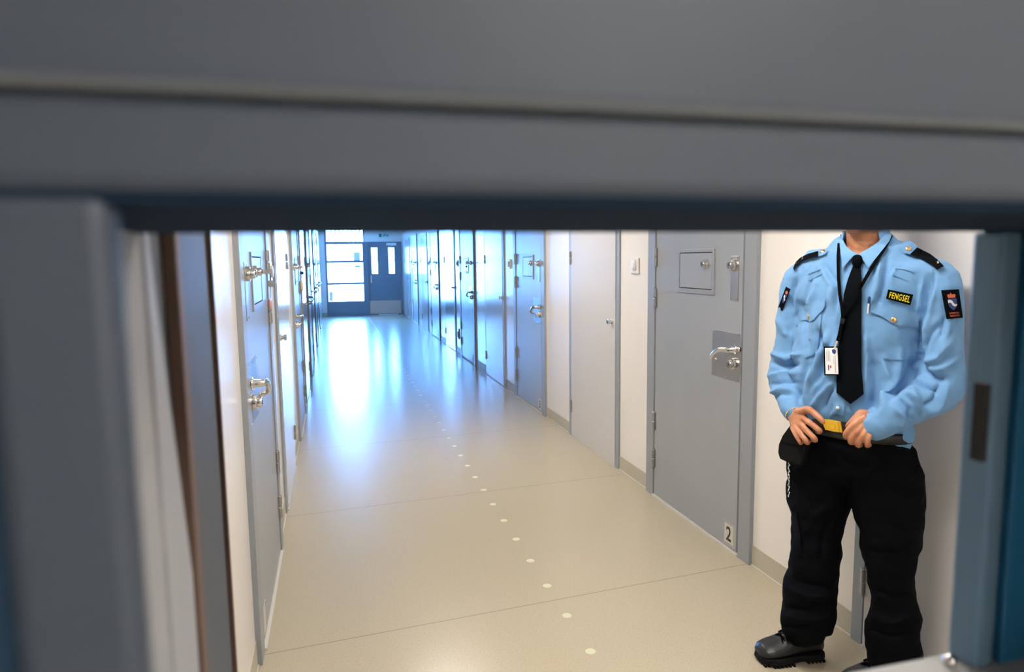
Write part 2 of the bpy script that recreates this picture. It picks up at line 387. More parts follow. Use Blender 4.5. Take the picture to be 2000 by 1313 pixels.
def cell_door(side, number=None):
    o = empty('door_3'); T = 2.12
    b = new(); wb(side, 0, .10, -.02, .022, 0, T+.08, b); wb(side, 1.07, 1.17, -.02, .022, 0, T+.08, b); wb(side, .10, 1.07, -.02, .022, T, T+.08, b)
    link_bm('frame', b, 'frame_paint', o, bevel=.003)
    link_bm('door_gap', wb(side, .10, 1.07, .0, .006, .008, T), 'gap', o)
    link_bm('leaf', wb(side, .122, 1.062, .001, .016, .014, T-.006), 'steel_paint', o, bevel=.0015)
    link_bm('threshold_seal', wb(side, .10, 1.07, .0, .030, .0, .012), 'seal', o)
    hf = link_bm('hatch_frame', wframe(side, (.38, .775, 1.346, 1.596), (.402, .755, 1.372, 1.577), .016, .022), 'frame_paint', o, bevel=.0015)
    hg = link_bm('hatch_gap', wb(side, .402, .755, .015, .0175, 1.372, 1.577), 'gap', hf)
    hp = link_bm('hatch_panel', wb(side, .406, .751, .016, .0205, 1.377, 1.572), 'steel_paint', o, bevel=.001)
    cylinder_lock(side, .452, .0205, 1.512, hp, .9)
    b = new(); wb(side, .155, .228, .016, .0185, 1.325, 1.554, b); p1 = link_bm('upper_lock_plate', b, 'plate', o, bevel=.001)
    cylinder_lock(side, .190, .0185, 1.508, p1)
    b = new()
    for uu in (.166, .217):
        for zz in (1.336, 1.543): wl(side, [(0, .004), (.0012, .0035), (.0015, 0)], uu, .0185, zz, 10, b)
    link_bm('screws', b, 'chrome', p1)
    b = new(); wb(side, .126, .388, .016, .0178, .912, 1.162, b); p2 = link_bm('handle_plate', b, 'plate', o, bevel=.001)
    b = new()
    for uu in (.136, .25, .377):
        for zz in (.922, 1.037, 1.152): wl(side, [(0, .004), (.0012, .0035), (.0015, 0)], uu, .0178, zz, 10, b)
    link_bm('screws', b, 'chrome', p2)
    cylinder_lock(side, .170, .0178, 1.003, p2, 1.05)
    b = new(); wl(side, [(0, .026), (.006, .026), (.008, .017), (.05, .0135), (.052, .012), (.052, 0)], .175, .0178, 1.077, 24, b)
    tube(b, [V3(side, *q) for q in ((.175, .058, 1.077), (.21, .066, 1.076), (.245, .070, 1.069), (.285, .070, 1.047), (.312, .067, 1.022), (.318, .052, 1.010), (.314, .036, 1.005))],
         [(.014, .012), (.013, .011), (.013, .010), (.013, .010), (.0125, .010), (.012, .010), (.011, .009)], ref=V3(side, 0, 1, 0), seg=14, k=3)
    wl(side, [(0, .013), (.012, .011), (.013, 0)], .128, .0178, 1.085, 14, b)
    link_bm('lever_handle', b, 'chrome', p2, smooth=True)
    for z0, z1 in ((1.494, 1.613), (1.237, 1.361), (.441, .562), (.194, .316)): hinge(side, 1.064, z0, z1, o)
    npl = link_bm('number_plate', wb(side, .137, .240, .016, .0175, .028, .150), 'number_white', o)
    b = wframe(side, (.141, .236, .032, .146), (.1435, .2335, .0345, .1435), .0175, .0178); link_bm('number_border', b, 'black', npl)
    if number:
        t = text2d(number)
        r_ = bmesh.ops.solidify(t, geom=t.faces[:], thickness=.01) if False else None
        for v in t.verts:
            # text reads left to right for a viewer in the corridor: right wall -> increasing u runs leftwards
            uu = (.212-.046*v.co.x) if side == 'right' else (.165+.046*v.co.x)
            v.co = V3(side, uu, .0180, .050+.078*v.co.y)
        ex = bmesh.ops.extrude_face_region(t, geom=t.faces[:]); bmesh.ops.translate(t, vec=V3(side, 0, .0006, 0), verts=[g for g in ex['geom'] if isinstance(g, bmesh.types.BMVert)])
        link_bm('numeral', t, 'black', npl)
    b = new()
    for uu, zz in ((.035, 1.062), (.070, 1.062), (.04, .085), (.07, .085), (1.12, 1.062)): wl(side, [(0, .004), (.001, .0035), (.0014, 0)], uu, .022, zz, 10, b)
    link_bm('frame_screws', b, 'hinge', o)
    return o
def closet_door(side):
    o = empty('door_4'); T = 2.12
    b = new(); wb(side, -.055, 0, -.01, .013, 0, T+.05, b); wb(side, .962, 1.02, -.01, .013, 0, T+.05, b); wb(side, 0, .962, -.01, .013, T, T+.05, b)
    link_bm('frame', b, 'trim_paint', o, bevel=.002)
    link_bm('door_gap', wb(side, .0, .962, -.001, .004, .004, T), 'gap', o)
    link_bm('leaf', wb(side, .007, .952, .001, .017, .008, T-.004), 'closet', o, bevel=.0015)
    link_bm('threshold_seal', wb(side, 0, .962, 0, .02, 0, .006), 'seal', o)
    for z0, z1 in ((1.50, 1.614), (.213, .323)): hinge(side, .957, z0, z1, o, r=.008)
    k = link_bm('knob', wl(side, [(0, .021), (.004, .021), (.006, .013), (.02, .013), (.022, .020), (.036, .019), (.038, .017), (.038, 0)], .062, .017, 1.088, 20), 'chrome', o, smooth=True)
    md = k.modifiers.new('es', 'EDGE_SPLIT'); md.split_angle = R(35)
    return o
def intercom(side):
    o = empty('intercom')
    b = new(); wb(side, 0, .118, 0, .014, 0, .113, b); link_bm('body', b, 'white_plastic', o, bevel=.007)
    b = new(); n = 20; c = V3(side, .062, .0145, .056)
    lathe(b, [(0, .034), (.006, .033), (.010, .028), (.012, .012), (.012, 0)], c, V3(side, 0, 1, 0), 24)
    for v in b.verts: v.co.y = c.y+(v.co.y-c.y)*.72
    link_bm('call_button', b, 'white_plastic', o, smooth=True)
    b = new(); tube(b, [V3(side, .04, .016, .088), V3(side, .03, .02, .07), V3(side, .029, .022, .045), V3(side, .042, .02, .027)], [.004]*4, ref=V3(side, 0, 1, 0), seg=10)
    link_bm('hook', b, 'white_plastic', o, smooth=True)
    return o
def put(o, side, Y, z=0):
    o.location = (WR if side == 'right' else WL, Y, z); return o
ords = ['nearest', 'second', 'third', 'fourth', 'fifth']
dn = 5; first = {}
for side in ('right', 'left'):
    Y0 = Y0R if side == 'right' else Y0L
    for i in range(5):
        num = str(i+2) if side == 'right' else None
        if side == 'left' and 'c'+side in first: o = copy_tree(first['c'+side])
        else:
            o = cell_door(side, num)
            first['c'+side] = o
        o.name = 'door_%d' % dn; dn += 1; put(o, side, Y0+PER*i)
        lab = {('right', 0): 'grey steel cell door numbered 2 just left of the guard', ('right', 1): 'blue-lit grey steel cell door numbered 3 on the right wall'}.get((side, i),
              '%s grey steel cell door along the %s wall, counted from the camera' % (ords[i], side))
        props(o, lab, 'cell door', 'cell doors with food hatches', 'structure')
    for i in range(-1, 6):
        Yc = Y0+PER*i+1.70
        if Yc > YEND-1.1 or (side == 'left' and i == -1 and False): continue
        if 'k'+side in first: o = copy_tree(first['k'+side])
        else: first['k'+side] = o = closet_door(side)
        o.name = 'door_%d' % dn; dn += 1; put(o, side, Yc)
        lab = 'white flush closet door partly hidden behind the guard' if (side == 'right' and i == -1) else \
              ('white closet door beside the open hatch, nearest on the left wall' if i == -1 else '%s white closet door along the %s wall, beyond the %s cell door' % (ords[i], side, ords[i]))
        props(o, lab, 'closet door', 'white closet doors', 'structure')
    # skirting between the doors
    segs = []; y = YBACK
    occ = []
    for i in range(-2, 6):
        occ.append((Y0+PER*i, Y0+PER*i+1.17)); occ.append((Y0+PER*i+1.645, Y0+PER*i+2.72))
    for a, c in sorted(occ):
        if c < YBACK or a > YEND: continue
        if a > y+.02:
            segs.append((y, min(a, YEND)))
        y = max(y, c)
    if y < YEND: segs.append((y, YEND))
    for a, c in segs:
        o = link_bm('baseboard_%s' % side, wb(side, 0, c-a, 0, .004, 0, .104), 'base'); put(o, side, a); o['kind'] = 'structure'
        b = wb(side, 0, c-a, .004, .010, 0, .006); link_bm('seal', b, 'seal', o)
    for i in range(0, 5):
        if 'i'+side in first: o = copy_tree(first['i'+side])
        else: first['i'+side] = o = intercom(side)
        put(o, side, Y0+PER*i+1.335, 1.443)
        props(o, 'white call button unit on the %s wall beyond the %s cell door' % (side, ords[i]), 'intercom', 'white call units along the walls')
o = link_bm('baseboard_far', box(new(), WL, WX0, YEND-.004, YEND, 0, .104), 'base'); o['kind'] = 'structure'
o = link_bm('baseboard_far', box(new(), DX1, WR, YEND-.004, YEND, 0, .104), 'base'); o['kind'] = 'structure'
# socket low on the right wall
o = empty('wall_socket', (WR, Y0R+PER*2+1.33, .25), label='cream socket low on the right wall beyond the third cell door', cat='socket')
link_bm('plate', wb('right', 0, .10, 0, .02, 0, .17), 'cream_plastic', o, bevel=.009)
link_bm('cover', wb('right', .015, .085, .02, .034, .03, .13), 'cream_plastic', o, bevel=.006)

# luminous floor markers
b = new(); lathe(b, [(0, .021), (.0015, .020), (.0015, 0)], (0, 0, 0), (0, 0, 1), 24); dot0 = None
ONES = 'zeroth first second third fourth fifth sixth seventh eighth ninth tenth eleventh twelfth thirteenth fourteenth fifteenth sixteenth seventeenth eighteenth nineteenth'.split()
def ordinal(n):
    if n < 20: return ONES[n]
    t_, o_1 = divmod(n, 10); return (['twentieth', 'thirtieth', 'fortieth', 'fiftieth', 'sixtieth'][t_-2]) if o_1 == 0 else ['twenty', 'thirty', 'forty', 'fifty', 'sixty'][t_-2]+'-'+ONES[o_1]
for i in range(60):
    Y = 2.381+.2835*i
    if dot0 is None: dot0 = o = link_bm('floor_marker', b, 'dot')
    else: o = dot0.copy(); COL.objects.link(o)
    o.location = (.929, Y, 0)
    props(o, '%s round cream floor dot, counting away from the bottom edge of the photo' % ordinal(i+1), 'floor marker', 'line of round floor markers')

# unseen ceiling lights, put in to light the corridor; rearmost fills the foreground
L0 = None
for i in range(3):
    Y = -1.6+3.41*i
    if L0 is None:
        L0 = o = empty('unseen_ceiling_light')
        b = new(); frame2(b, (0, 1, 0, 1), (.05, .95, .05, .95), 0, 1); b.free()
        b = new(); box(b, -.16, .16, -.62, -.60, -.05, 0); box(b, -.16, .16, .60, .62, -.05, 0); box(b, -.16, -.145, -.6, .6, -.05, 0); box(b, .145, .16, -.6, .6, -.05, 0)
        link_bm('housing', b, 'white_plastic', o)
        link_bm('diffuser', box(new(), -.145, .145, -.6, .6, -.042, -.03), 'lamp', o)
    else: o = copy_tree(L0)
    o.location = (.83, Y, HC)
    props(o, ['unseen ceiling light panel added for fill behind the open door', 'unseen ceiling light panel above the guard and the numbered door 2', 'unseen ceiling light panel above the stretch between doors 2 and 3'][i], 'ceiling light', 'row of unseen corridor ceiling lights')

# keys
def keyset(side, u, v, z, Y0, label, tagm='chrome', long=False, fob=None):
    o = empty('key_set', (WR if side == 'right' else WL, Y0, 0), label=label, cat='keys')
    b = new(); wb(side, u-.0015, u+.0015, v, v+.03, z-.010, z+.010, b); lathe(b, [(0, .012), (.0025, .012)], V3(side, u-.0012, v+.035, z), (0, 1, 0), 16)
    link_bm('key', b, 'chrome', o)
    b = new(); pts = [V3(side, u, v+.036, z-.008-.004*math.sin(j)-j*.012) for j in range(3)]; tube(b, pts, [.002]*3, ref=(0, 1, 0), seg=6); 
    link_bm('ring', b, 'hole', o)
    b = new(); lathe(b, [(0, .016), (.002, .016)], V3(side, u-.001, v+.036, z-.052), (0.3, 1, 0), 20); link_bm('round_tag', b, tagm, o)
    b = new(); tube(b, [V3(side, u, v+.034, z-.065), V3(side, u+.003, v+.032, z-.09), V3(side, u, v+.03, z-.12)], [.0016]*3, ref=(0, 1, 0), seg=6); link_bm('cord', b, 'hinge', o)
    if fob:
        b = new(); ball(b, V3(side, u, v+.03, z-.12-fob[1]), fob[1], (.35, .55, 1)); link_bm('fob', b, fob[0], o, smooth=True)
    return o
keyset('left', .452, .05, 1.512, Y0L, 'bunch of keys hanging from the hatch lock of the nearest left door', fob=('keyred', .02))
keyset('left', .190, .05, 1.508, Y0L+PER, 'keys with cream fob on a navy strap hanging at the second left door', 'navystrap', fob=('cream_plastic', .045))
keyset('right', .19, .05, 1.508, Y0R+2*PER, 'dark keys hanging from the upper lock of the third right door', 'black', fob=('black', .02))
keyset('right', .19, .05, 1.508, Y0R+4*PER, 'dark keys hanging from the farthest cell door on the right', 'black', fob=('black', .02))

# ================================================================== OPEN CELL DOOR IN FRONT OF THE CAMERA (seen through its hatch)
YF, YB = .165, .26
HXL, HXR = at_y(275, 470, YB).x, at_y(1899, 700, YB).x
HZT = at_y(1000, 455, YB).z; HZB = at_y(1790, 1297, YB).z
FXL = at_y(216, 480, YF-.02).x; FZT = at_y(1000, 405, YF-.02).z
od = empty('door_1', (WL, YB-.05, 0), kind='structure', label='open grey cell door in the near foreground, its hatch framing the whole view', cat='cell door')
DXR = WL+.95
FT0 = at_y(1000, 205, YF-.02).z
def fb(name, mat, *boxes, bevel=.002):
    b = new()
    for q in boxes: box(b, *q)
    return link_bm(name, b, mat, od, world=True, bevel=bevel)
zb_f = HZB-.012
# leaf core around the opening
fb('leaf', 'fore', (WL+.02, HXL-.04, YF+.008, YB-.004, .02, 2.1), (HXR+.05, DXR, YF+.008, YB-.004, .02, 2.1),
   (HXL-.04, HXR+.05, YF+.008, YB-.004, HZT+.03, 2.1), (HXL-.04, HXR+.05, YF+.008, YB-.004, .02, HZB-.03))
# raised hatch surround on the near face
bx = at_y(-6, 1000, YF-.02).x
b = new()
o_ = (bx, HXR+.09, HZB-.085, FT0); i_ = (FXL, HXR+.025, zb_f-.02, FZT+.002)
box(b, o_[0], o_[1], YF-.02, YF+.02, i_[3], o_[3]); box(b, o_[0], o_[1], YF-.02, YF+.02, o_[2], i_[2])
box(b, o_[0], i_[0], YF-.02, YF-.010, i_[2], i_[3]); box(b, i_[1], o_[1], YF-.02, YF+.02, i_[2], i_[3])
hs = link_bm('hatch_surround', b, 'fore', od, world=True, bevel=.0035)
link_bm('highlight_strip', box(new(), WL+.02, DXR, YF-.0225, YF-.019, FT0-.0010, FT0+.0012), 'edge_highlight', od, world=True, bevel=.001)  # added pale strip, stands in for light caught by the surround's top edge
fb('upper_face', 'fore', (WL+.02, DXR, YF-.020, YF+.01, FT0, 2.1))
# rear lintel, sill and jambs of the opening
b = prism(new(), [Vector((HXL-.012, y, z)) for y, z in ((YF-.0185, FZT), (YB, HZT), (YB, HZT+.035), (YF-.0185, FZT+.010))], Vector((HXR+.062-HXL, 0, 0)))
link_bm('hatch_lintel', b, 'fore_shade', od, world=True, bevel=.0008)
fb('jamb_left', 'jamb_and_reflection', (HXL-.03, HXL, YF-.008, YB, HZB-.02, HZT+.01), bevel=.001)
sill = fb('hatch_sill', 'fore_light', (HXL-.04, HXR+.05, YF+.02, YB+.004, HZB-.03, HZB), bevel=.002)
lip = at_y(1936, 700, YB).x; g1 = at_y(1950, 700, YB).x
fb('jamb_lip', 'lip', (HXR, lip, YB-.012, YB+.004, HZB, HZT), bevel=.002)
fb('jamb_groove', 'gap', (lip-.002, g1+.003, YB-.004, YB+.002, HZB, HZT), bevel=0)
fb('jamb_panel', 'fore_blue', (g1, HXR+.05, YB-.012, YB+.002, HZB, HZT), bevel=.001)
fb('near_face_panel', 'fore_navy', (WL+.02, bx+.001, YF-.0105, YF+.006, .02, FT0-.002), bevel=0)
a, c = at_y(1914, 748, YB-.014), at_y(1903, 898, YB-.014)
fb('strike_plate', 'hole', (a.x-.0012, a.x+.0020, YB-.018, YB-.012, c.z, a.z), bevel=0)
p = at_y(1838, 1278, YB)
b = new(); ball(b, Vector((p.x, YB-.005, p.z-.001)), .0035); link_bm('sill_screw', b, 'chrome', sill, world=True, smooth=True)
# flap swung away, hinged on the left of the opening
fl0 = Vector((HXL-.001, YB+.004, 0))
def onflap(px, py, th=0):      # on the flap plane
    d = ray(px, py); P0 = Vector((HXL-.001, YB+.004, 0)); P1 = Vector((-.102, .61, 0)); t = (P1-P0).normalized(); nn = Vector((t.y, -t.x, 0))
    s = (P0+nn*th-CAMP).dot(nn)/d.dot(nn); return CAMP+d*s
P0 = Vector((HXL-.001, YB+.004, 0)); P1 = Vector((-.102, .61, 0)); tt = (P1-P0).normalized(); nn = Vector((tt.y, -tt.x, 0))
def fslab(name, mat, s0, s1, z0, z1, d0, d1, parent=od, slant=0):
    b = new(); q = [(P0+tt*s0, z0), (P0+tt*(s1+slant), z0), (P0+tt*s1, z1), (P0+tt*s0, z1)]
    poly = [Vector((a.x, a.y, z))+nn*d1 for a, z in q]
    prism(b, poly, nn*(d0-d1)); return link_bm(name, b, mat, parent, world=True, bevel=.001)
FL = (P1-P0).length
def sof(px): P = onflap(px, 600); return (Vector((P.x, P.y, 0))-P0).dot(tt)
FZ0, FZ1 = 1.15, 1.63
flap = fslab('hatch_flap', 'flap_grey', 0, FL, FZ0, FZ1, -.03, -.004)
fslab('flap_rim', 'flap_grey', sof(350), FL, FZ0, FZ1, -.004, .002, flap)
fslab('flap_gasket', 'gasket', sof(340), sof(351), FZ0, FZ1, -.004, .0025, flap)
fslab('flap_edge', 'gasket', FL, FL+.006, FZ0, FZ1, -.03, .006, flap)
b = new()
pa, pb = onflap(284, 470), onflap(372, 1120)
sa_, sb_ = [(Vector((v.x, v.y, 0))-P0).dot(tt) for v in (pa, pb)]
q = [(0.0, FZ1), (max(sa_-.004, .001), FZ1), (max(sa_, .004), pa.z), (sb_, pb.z), (sb_, FZ0), (0.0, FZ0)]
prism(b, [Vector(((P0+tt*s).x, (P0+tt*s).y, z))+nn*.001 for s, z in q], nn*-.006)
link_bm('flap_reflection', b, 'jamb_and_reflection', flap, world=True)  # slanted pale plate stands in for light reflected on the flap

# ================================================================== THE GUARD
PC = Vector((1.73, 1.99, 0)); PN = Vector((-.9, -.44, 0)).normalized(); PD = Vector((-PN.y, PN.x, 0)); PD = PD if PD.y < 0 else -PD
def U(px, py, off=0.0):
    d = ray(px, py); t = (PC+PN*off-CAMP).dot(PN)/d.dot(PN); return CAMP+d*t
def row(y, xl, xr, df, db, off=0.0):
    """ring centre, half width and depths from the outline in one image row"""
    A, B_ = U(xl, y, off), U(xr, y, off); c = (A+B_)/2; return c, ((B_-A).length/2, df, db)
G = empty('person', (PC.x, PC.y, 0), label='person in light blue uniform shirt and black tie standing with both hands on belt', cat='person')
def union(bms_name, bm, voxel, smooth_it=2, smooth_f=.5, mat='skin', parent=G):
    """fuse overlapping closed tubes into one continuous skin"""
    bmesh.ops.recalc_face_normals(bm, faces=bm.faces)
    me = bpy.data.meshes.new('tmp'); bm.to_mesh(me); bm.free()
    o = bpy.data.objects.new('tmp', me); COL.objects.link(o)
    r = o.modifiers.new('r', 'REMESH'); r.mode = 'VOXEL'; r.voxel_size = voxel
    if smooth_it:
        sm = o.modifiers.new('s', 'SMOOTH'); sm.iterations = smooth_it; sm.factor = smooth_f
    bpy.context.view_layer.update()
    m2 = bpy.data.meshes.new_from_object(o.evaluated_get(bpy.context.evaluated_depsgraph_get()))
    bpy.data.objects.remove(o)
    out = bmesh.new(); out.from_mesh(m2); bpy.data.meshes.remove(m2); out.normal_update()
    return out
def seg_d(p, a, b):
    ax, ay = a; bx, by = b; vx, vy = bx-ax, by-ay; L2 = vx*vx+vy*vy or 1e-9
    t = max(0, min(1, ((p[0]-ax)*vx+(p[1]-ay)*vy)/L2)); return math.hypot(p[0]-ax-vx*t, p[1]-ay-vy*t), t
def folds(bm, strokes, front=True):
    """strokes: (points in photo px, radius px, height m). + raises a ridge, - presses a crease"""
    segs = []
    for pts, r, h in strokes:
        L = len(pts)-1
        for i in range(L): segs.append((pts[i], pts[i+1], r, h, i/L, (i+1)/L, min(pts[i][0], pts[i+1][0])-2.5*r, max(pts[i][0], pts[i+1][0])+2.5*r, min(pts[i][1], pts[i+1][1])-2.5*r, max(pts[i][1], pts[i+1][1])+2.5*r, id(pts)))
    for v in bm.verts:
        if v.normal.dot(CAMP-v.co) < 0: continue
        p = proj(v.co); best = {}
        for a, b_, r, h, t0, t1, x0, x1, y0, y1, k in segs:
            if x0 < p[0] < x1 and y0 < p[1] < y1:
                d, t = seg_d(p, a, b_); tt_ = t0+(t1-t0)*t; w_ = math.exp(-(d/r)**2*1.6)*h*min(1, 4*min(tt_, 1-tt_)+.25)
                if abs(w_) > abs(best.get(k, 0)): best[k] = w_
        if best: v.co += v.normal*sum(best.values())
    bm.normal_update()
def noise_push(bm, amp, scale, seed=0, stretch=(1, 1, 1)):
    from mathutils import noise
    for v in bm.verts:
        q = Vector((v.co.x*stretch[0], v.co.y*stretch[1], v.co.z*stretch[2]))*scale+Vector((seed, 0, 0)); v.co += v.normal*amp*noise.noise(q)
    bm.normal_update()

# ---- arm and hand layout (photo px, offset towards the corridor)
RSH, REL, RWR = U(1560, 548, -.01), U(1527, 742, -.02), U(1556, 812, .115)       # arm on the left of the picture
LSH, LEL, LWR = U(1838, 552, -.01), U(1838, 752, .00), U(1706, 838, .155)        # arm on the right of the picture
def add_hand(bm, wrist, palm_c, fingers, thumb, back):
    tube(bm, [wrist+(wrist-palm_c)*.5, wrist, wrist.lerp(palm_c, .5), palm_c], [(.027, .021), (.028, .020), (.036, .017), (.041, .016)], ref=back, seg=18, k=3)
    for f in fingers: tube(bm, f[0], f[1], ref=back, seg=12, k=4)
    tube(bm, thumb[0], thumb[1], ref=back, seg=12, k=4)
def body():
    bm = new()
    # trunk under the clothes
    tr = [row(512, 1640, 1760, .05, .05, -.01), row(560, 1580, 1800, .10, .09), row(640, 1582, 1778, .105, .09), row(740, 1578, 1778, .105, .085), row(830, 1572, 1775, .10, .085), row(870, 1590, 1758, .07, .07)]
    tube(bm, [t[0] for t in tr], [(t[1][0], t[1][1], t[1][2]) for t in tr], ref=PN, seg=26, k=3)
    # neck and head
    nb, nt = U(1692, 505, -.01), U(1690, 440, .005)
    tube(bm, [nb, (nb+nt)/2, nt], [.064, .059, .059], ref=PN, seg=24, k=3)
    HC_ = U(1696, 440, .012); HC_.z = 1.735
    fwd = (PN*.95-PD*.25).normalized(); side_ = fwd.cross(Vector((0, 0, 1))).normalized()
    def H(x, y, z): return HC_+side_*x+fwd*y+Vector((0, 0, z))
    rot = Matrix((side_, fwd, Vector((0, 0, 1)))).transposed()
    ball(bm, H(0, -.015, .03), .082, (.93, 1.15, 1.02), rot, 24)                       # cranium
    tube(bm, [H(0, .035, .045), H(0, .045, 0), H(0, .048, -.05), H(0, .05, -.085)], [(.071, .05), (.068, .05), (.058, .046), (.040, .034)], ref=fwd, seg=24, k=3)
    tube(bm, [H(-.052, .0, -.05), H(-.03, .045, -.088), H(0, .066, -.098), H(.03, .045, -.088), H(.052, .0, -.05)], [.013, .018, .020, .018, .013], ref=(0, 0, 1), seg=12)
    tube(bm, [H(0, .092, .03), H(0, .103, .005), H(0, .115, -.018)], [(.008, .010), (.010, .012), (.013, .012)], ref=fwd, seg=12)   # nose
    for s in (-1, 1):
        ball(bm, H(s*.011, .100, -.021), .008, seg=10)
        tube(bm, [H(s*.017, .082, .029), H(s*.031, .0875, .033), H(s*.046, .079, .028)], [.0045, .0050, .0045], ref=(0, 0, 1), seg=8)      # upper lid
        tube(bm, [H(s*.018, .081, .014), H(s*.031, .0855, .011), H(s*.045, .078, .014)], [.0035, .0040, .0035], ref=(0, 0, 1), seg=8)
        tube(bm, [H(s*.012, .092, .045), H(s*.03, .089, .050), H(s*.05, .075, .045)], [.008, .009, .007], ref=(0, 0, 1), seg=8)      # brow
        tube(bm, [H(s*.078, -.012, .03), H(s*.086, -.026, .035), H(s*.087, -.028, .01), H(s*.078, -.012, -.018)], [(.006, .010), (.006, .012), (.006, .011), (.005, .007)], ref=fwd, seg=10)  # ear
    tube(bm, [H(-.024, .090, -.050), H(0, .099, -.048), H(.024, .090, -.050)], [.0055, .0065, .0055], ref=(0, 0, 1), seg=8)
    tube(bm, [H(-.020, .088, -.060), H(0, .096, -.061), H(.020, .088, -.060)], [.006, .007, .006], ref=(0, 0, 1), seg=8)
    # arms under the sleeves
    tube(bm, [U(1610, 540, -.01), RSH, RSH.lerp(REL, .5), REL, REL.lerp(RWR, .5), RWR], [.042, .042, .042, .038, .034, .028], ref=PN, seg=18, k=3)
    tube(bm, [U(1790, 540, -.01), LSH, LSH.lerp(LEL, .5), LEL, LEL.lerp(LWR, .5), LWR], [.042, .042, .042, .038, .034, .028], ref=PN, seg=18, k=3)
    # legs inside the trousers, down to the boots
    tube(bm, [U(1618, 890, 0), U(1602, 970, 0), U(1597, 1090, .0), U(1583, 1150, .0), U(1582, 1195, .01)], [.06, .066, .058, .05, .04], ref=PN, seg=18, k=3)
    tube(bm, [U(1725, 890, 0), U(1742, 970, 0), U(1745, 1090, .0), U(1748, 1170, -.01), U(1750, 1235, -.02)], [.06, .066, .058, .05, .04], ref=PN, seg=18, k=3)
    # hands
    bk = PN
    o1 = .165
    u = lambda x, y, o: U(x, y, o)
    r9 = [.0105, .0105, .0100, .0096, .0088]
    add_hand(bm, u(1551, 807, .125), u(1563, 829, .150), [
        ([u(1570, 818, .155), u(1584, 828, .178), u(1597, 838, .190), u(1601, 843, .180), u(1596, 844, .160)], r9),
        ([u(1563, 828, .158), u(1576, 842, .180), u(1589, 855, .188), u(1592, 860, .176), u(1587, 858, .156)], r9),
        ([u(1555, 834, .156), u(1565, 849, .176), u(1575, 861, .182), u(1577, 865, .170), u(1573, 861, .152)], [.0102, .0102, .0096, .009, .0084]),
        ([u(1548, 836, .150), u(1555, 850, .168), u(1562, 862, .172), u(1564, 865, .162), u(1562, 860, .148)], [.0092, .0090, .0086, .0082, .0076])],
        ([u(1560, 806, .135), u(1577, 800, .160), u(1590, 807, .178), u(1602, 818, .186), u(1607, 824, .186)], [.015, .0130, .0112, .0104, .009]), bk)
    add_hand(bm, u(1702, 832, .165), u(1688, 832, .178), [
        ([u(1684, 817, .180), u(1670, 828, .200), u(1656, 843, .208), u(1652, 852, .198), u(1658, 854, .178)], [.0112, .0112, .0108, .0104, .0094]),
        ([u(1686, 828, .182), u(1675, 841, .202), u(1664, 856, .206), u(1662, 864, .194), u(1668, 864, .176)], [.0108, .0108, .0104, .0100, .0092]),
        ([u(1692, 836, .180), u(1684, 850, .198), u(1677, 864, .200), u(1676, 870, .190), u(1681, 869, .174)], [.0104, .0104, .0100, .0094, .0088]),
        ([u(1700, 842, .174), u(1696, 855, .188), u(1694, 867, .190), u(1694, 871, .180), u(1698, 869, .168)], [.0096, .0094, .0090, .0084, .0078])],
        ([u(1695, 812, .160), u(1683, 806, .165), u(1672, 815, .176), u(1662, 826, .184), u(1656, 832, .184)], [.014, .0125, .0108, .0100, .009]), bk)
    return bm, H, fwd, rot
bm_, H, fwd, rot = body()
bm_ = union('body', bm_, .0034, 2, .5)
folds(bm_, [([(1572, 822), (1566, 834)], 3, -.001), ([(1563, 833), (1575, 845)], 2.2, -.0016), ([(1556, 838), (1566, 852)], 2.2, -.0014), ([(1678, 833), (1668, 845)], 2.2, -.0015), ([(1685, 842), (1677, 855)], 2.2, -.0014),
            ([(1655, 478), (1668, 488), (1682, 492)], 4, -.002), ([(1665, 470), (1690, 478), (1715, 474)], 4, .002)])
body_o = link_bm('body', bm_, 'skin', G, smooth=True, world=True)
# eyes, hair
for s in (-1, 1):
    b = new(); ball(b, H(s*.031, .0775, .022), .0120); e_ = link_bm('eye', b, 'eye', G, smooth=True, world=True)
    b = new(); ball(b, H(s*.031, .0868, .022), .0042); link_bm('iris', b, 'black', e_, smooth=True, world=True) if False else link_bm('iris', b, 'black', G, smooth=True, world=True)
b = new(); ball(b, H(0, -.022, .042), .088, (.95, 1.14, 1.03), rot, 32)
bmesh.ops.delete(b, geom=[v for v in b.verts if ((v.co-H(0, 0, 0)).dot(fwd) > .05 and (v.co-H(0, 0, 0)).z < .085) or (v.co-H(0, 0, 0)).z < -.035], context='VERTS')
h_ = link_bm('hair', b, 'hair', G, smooth=True, world=True); md = h_.modifiers.new('th', 'SOLIDIFY'); md.thickness = .008; md.offset = 1

# ---- shirt: trunk and both sleeves in one cloth
bm_ = new()
tr = [row(458, 1662, 1728, .050, .050, -.008), row(466, 1645, 1748, .066, .066, -.008), row(475, 1626, 1768, .074, .070, -.012), row(486, 1607, 1792, .080, .078, -.015), row(500, 1588, 1812, .090, .085, -.015), row(520, 1566, 1830, .102, .095, -.01), row(560, 1562, 1828, .118, .10, -.005),
      row(620, 1564, 1804, .128, .10), row(690, 1560, 1792, .132, .095), row(745, 1556, 1790, .135, .095), row(790, 1562, 1786, .128, .095), row(822, 1578, 1782, .112, .090), row(848, 1582, 1784, .098, .085)]
tube(bm_, [t[0] for t in tr], [(t[1][0], t[1][1], t[1][2]) for t in tr], ref=PN, seg=36, k=3, power=.92)
def sleeve(sh0, sh, el, wr, rads, n1=None):
    tube(bm_, [sh0, sh, sh.lerp(el, .33), sh.lerp(el, .7), el, el.lerp(wr, .35), el.lerp(wr, .75), wr], rads, ref=PN, seg=26, k=4, caps=True)
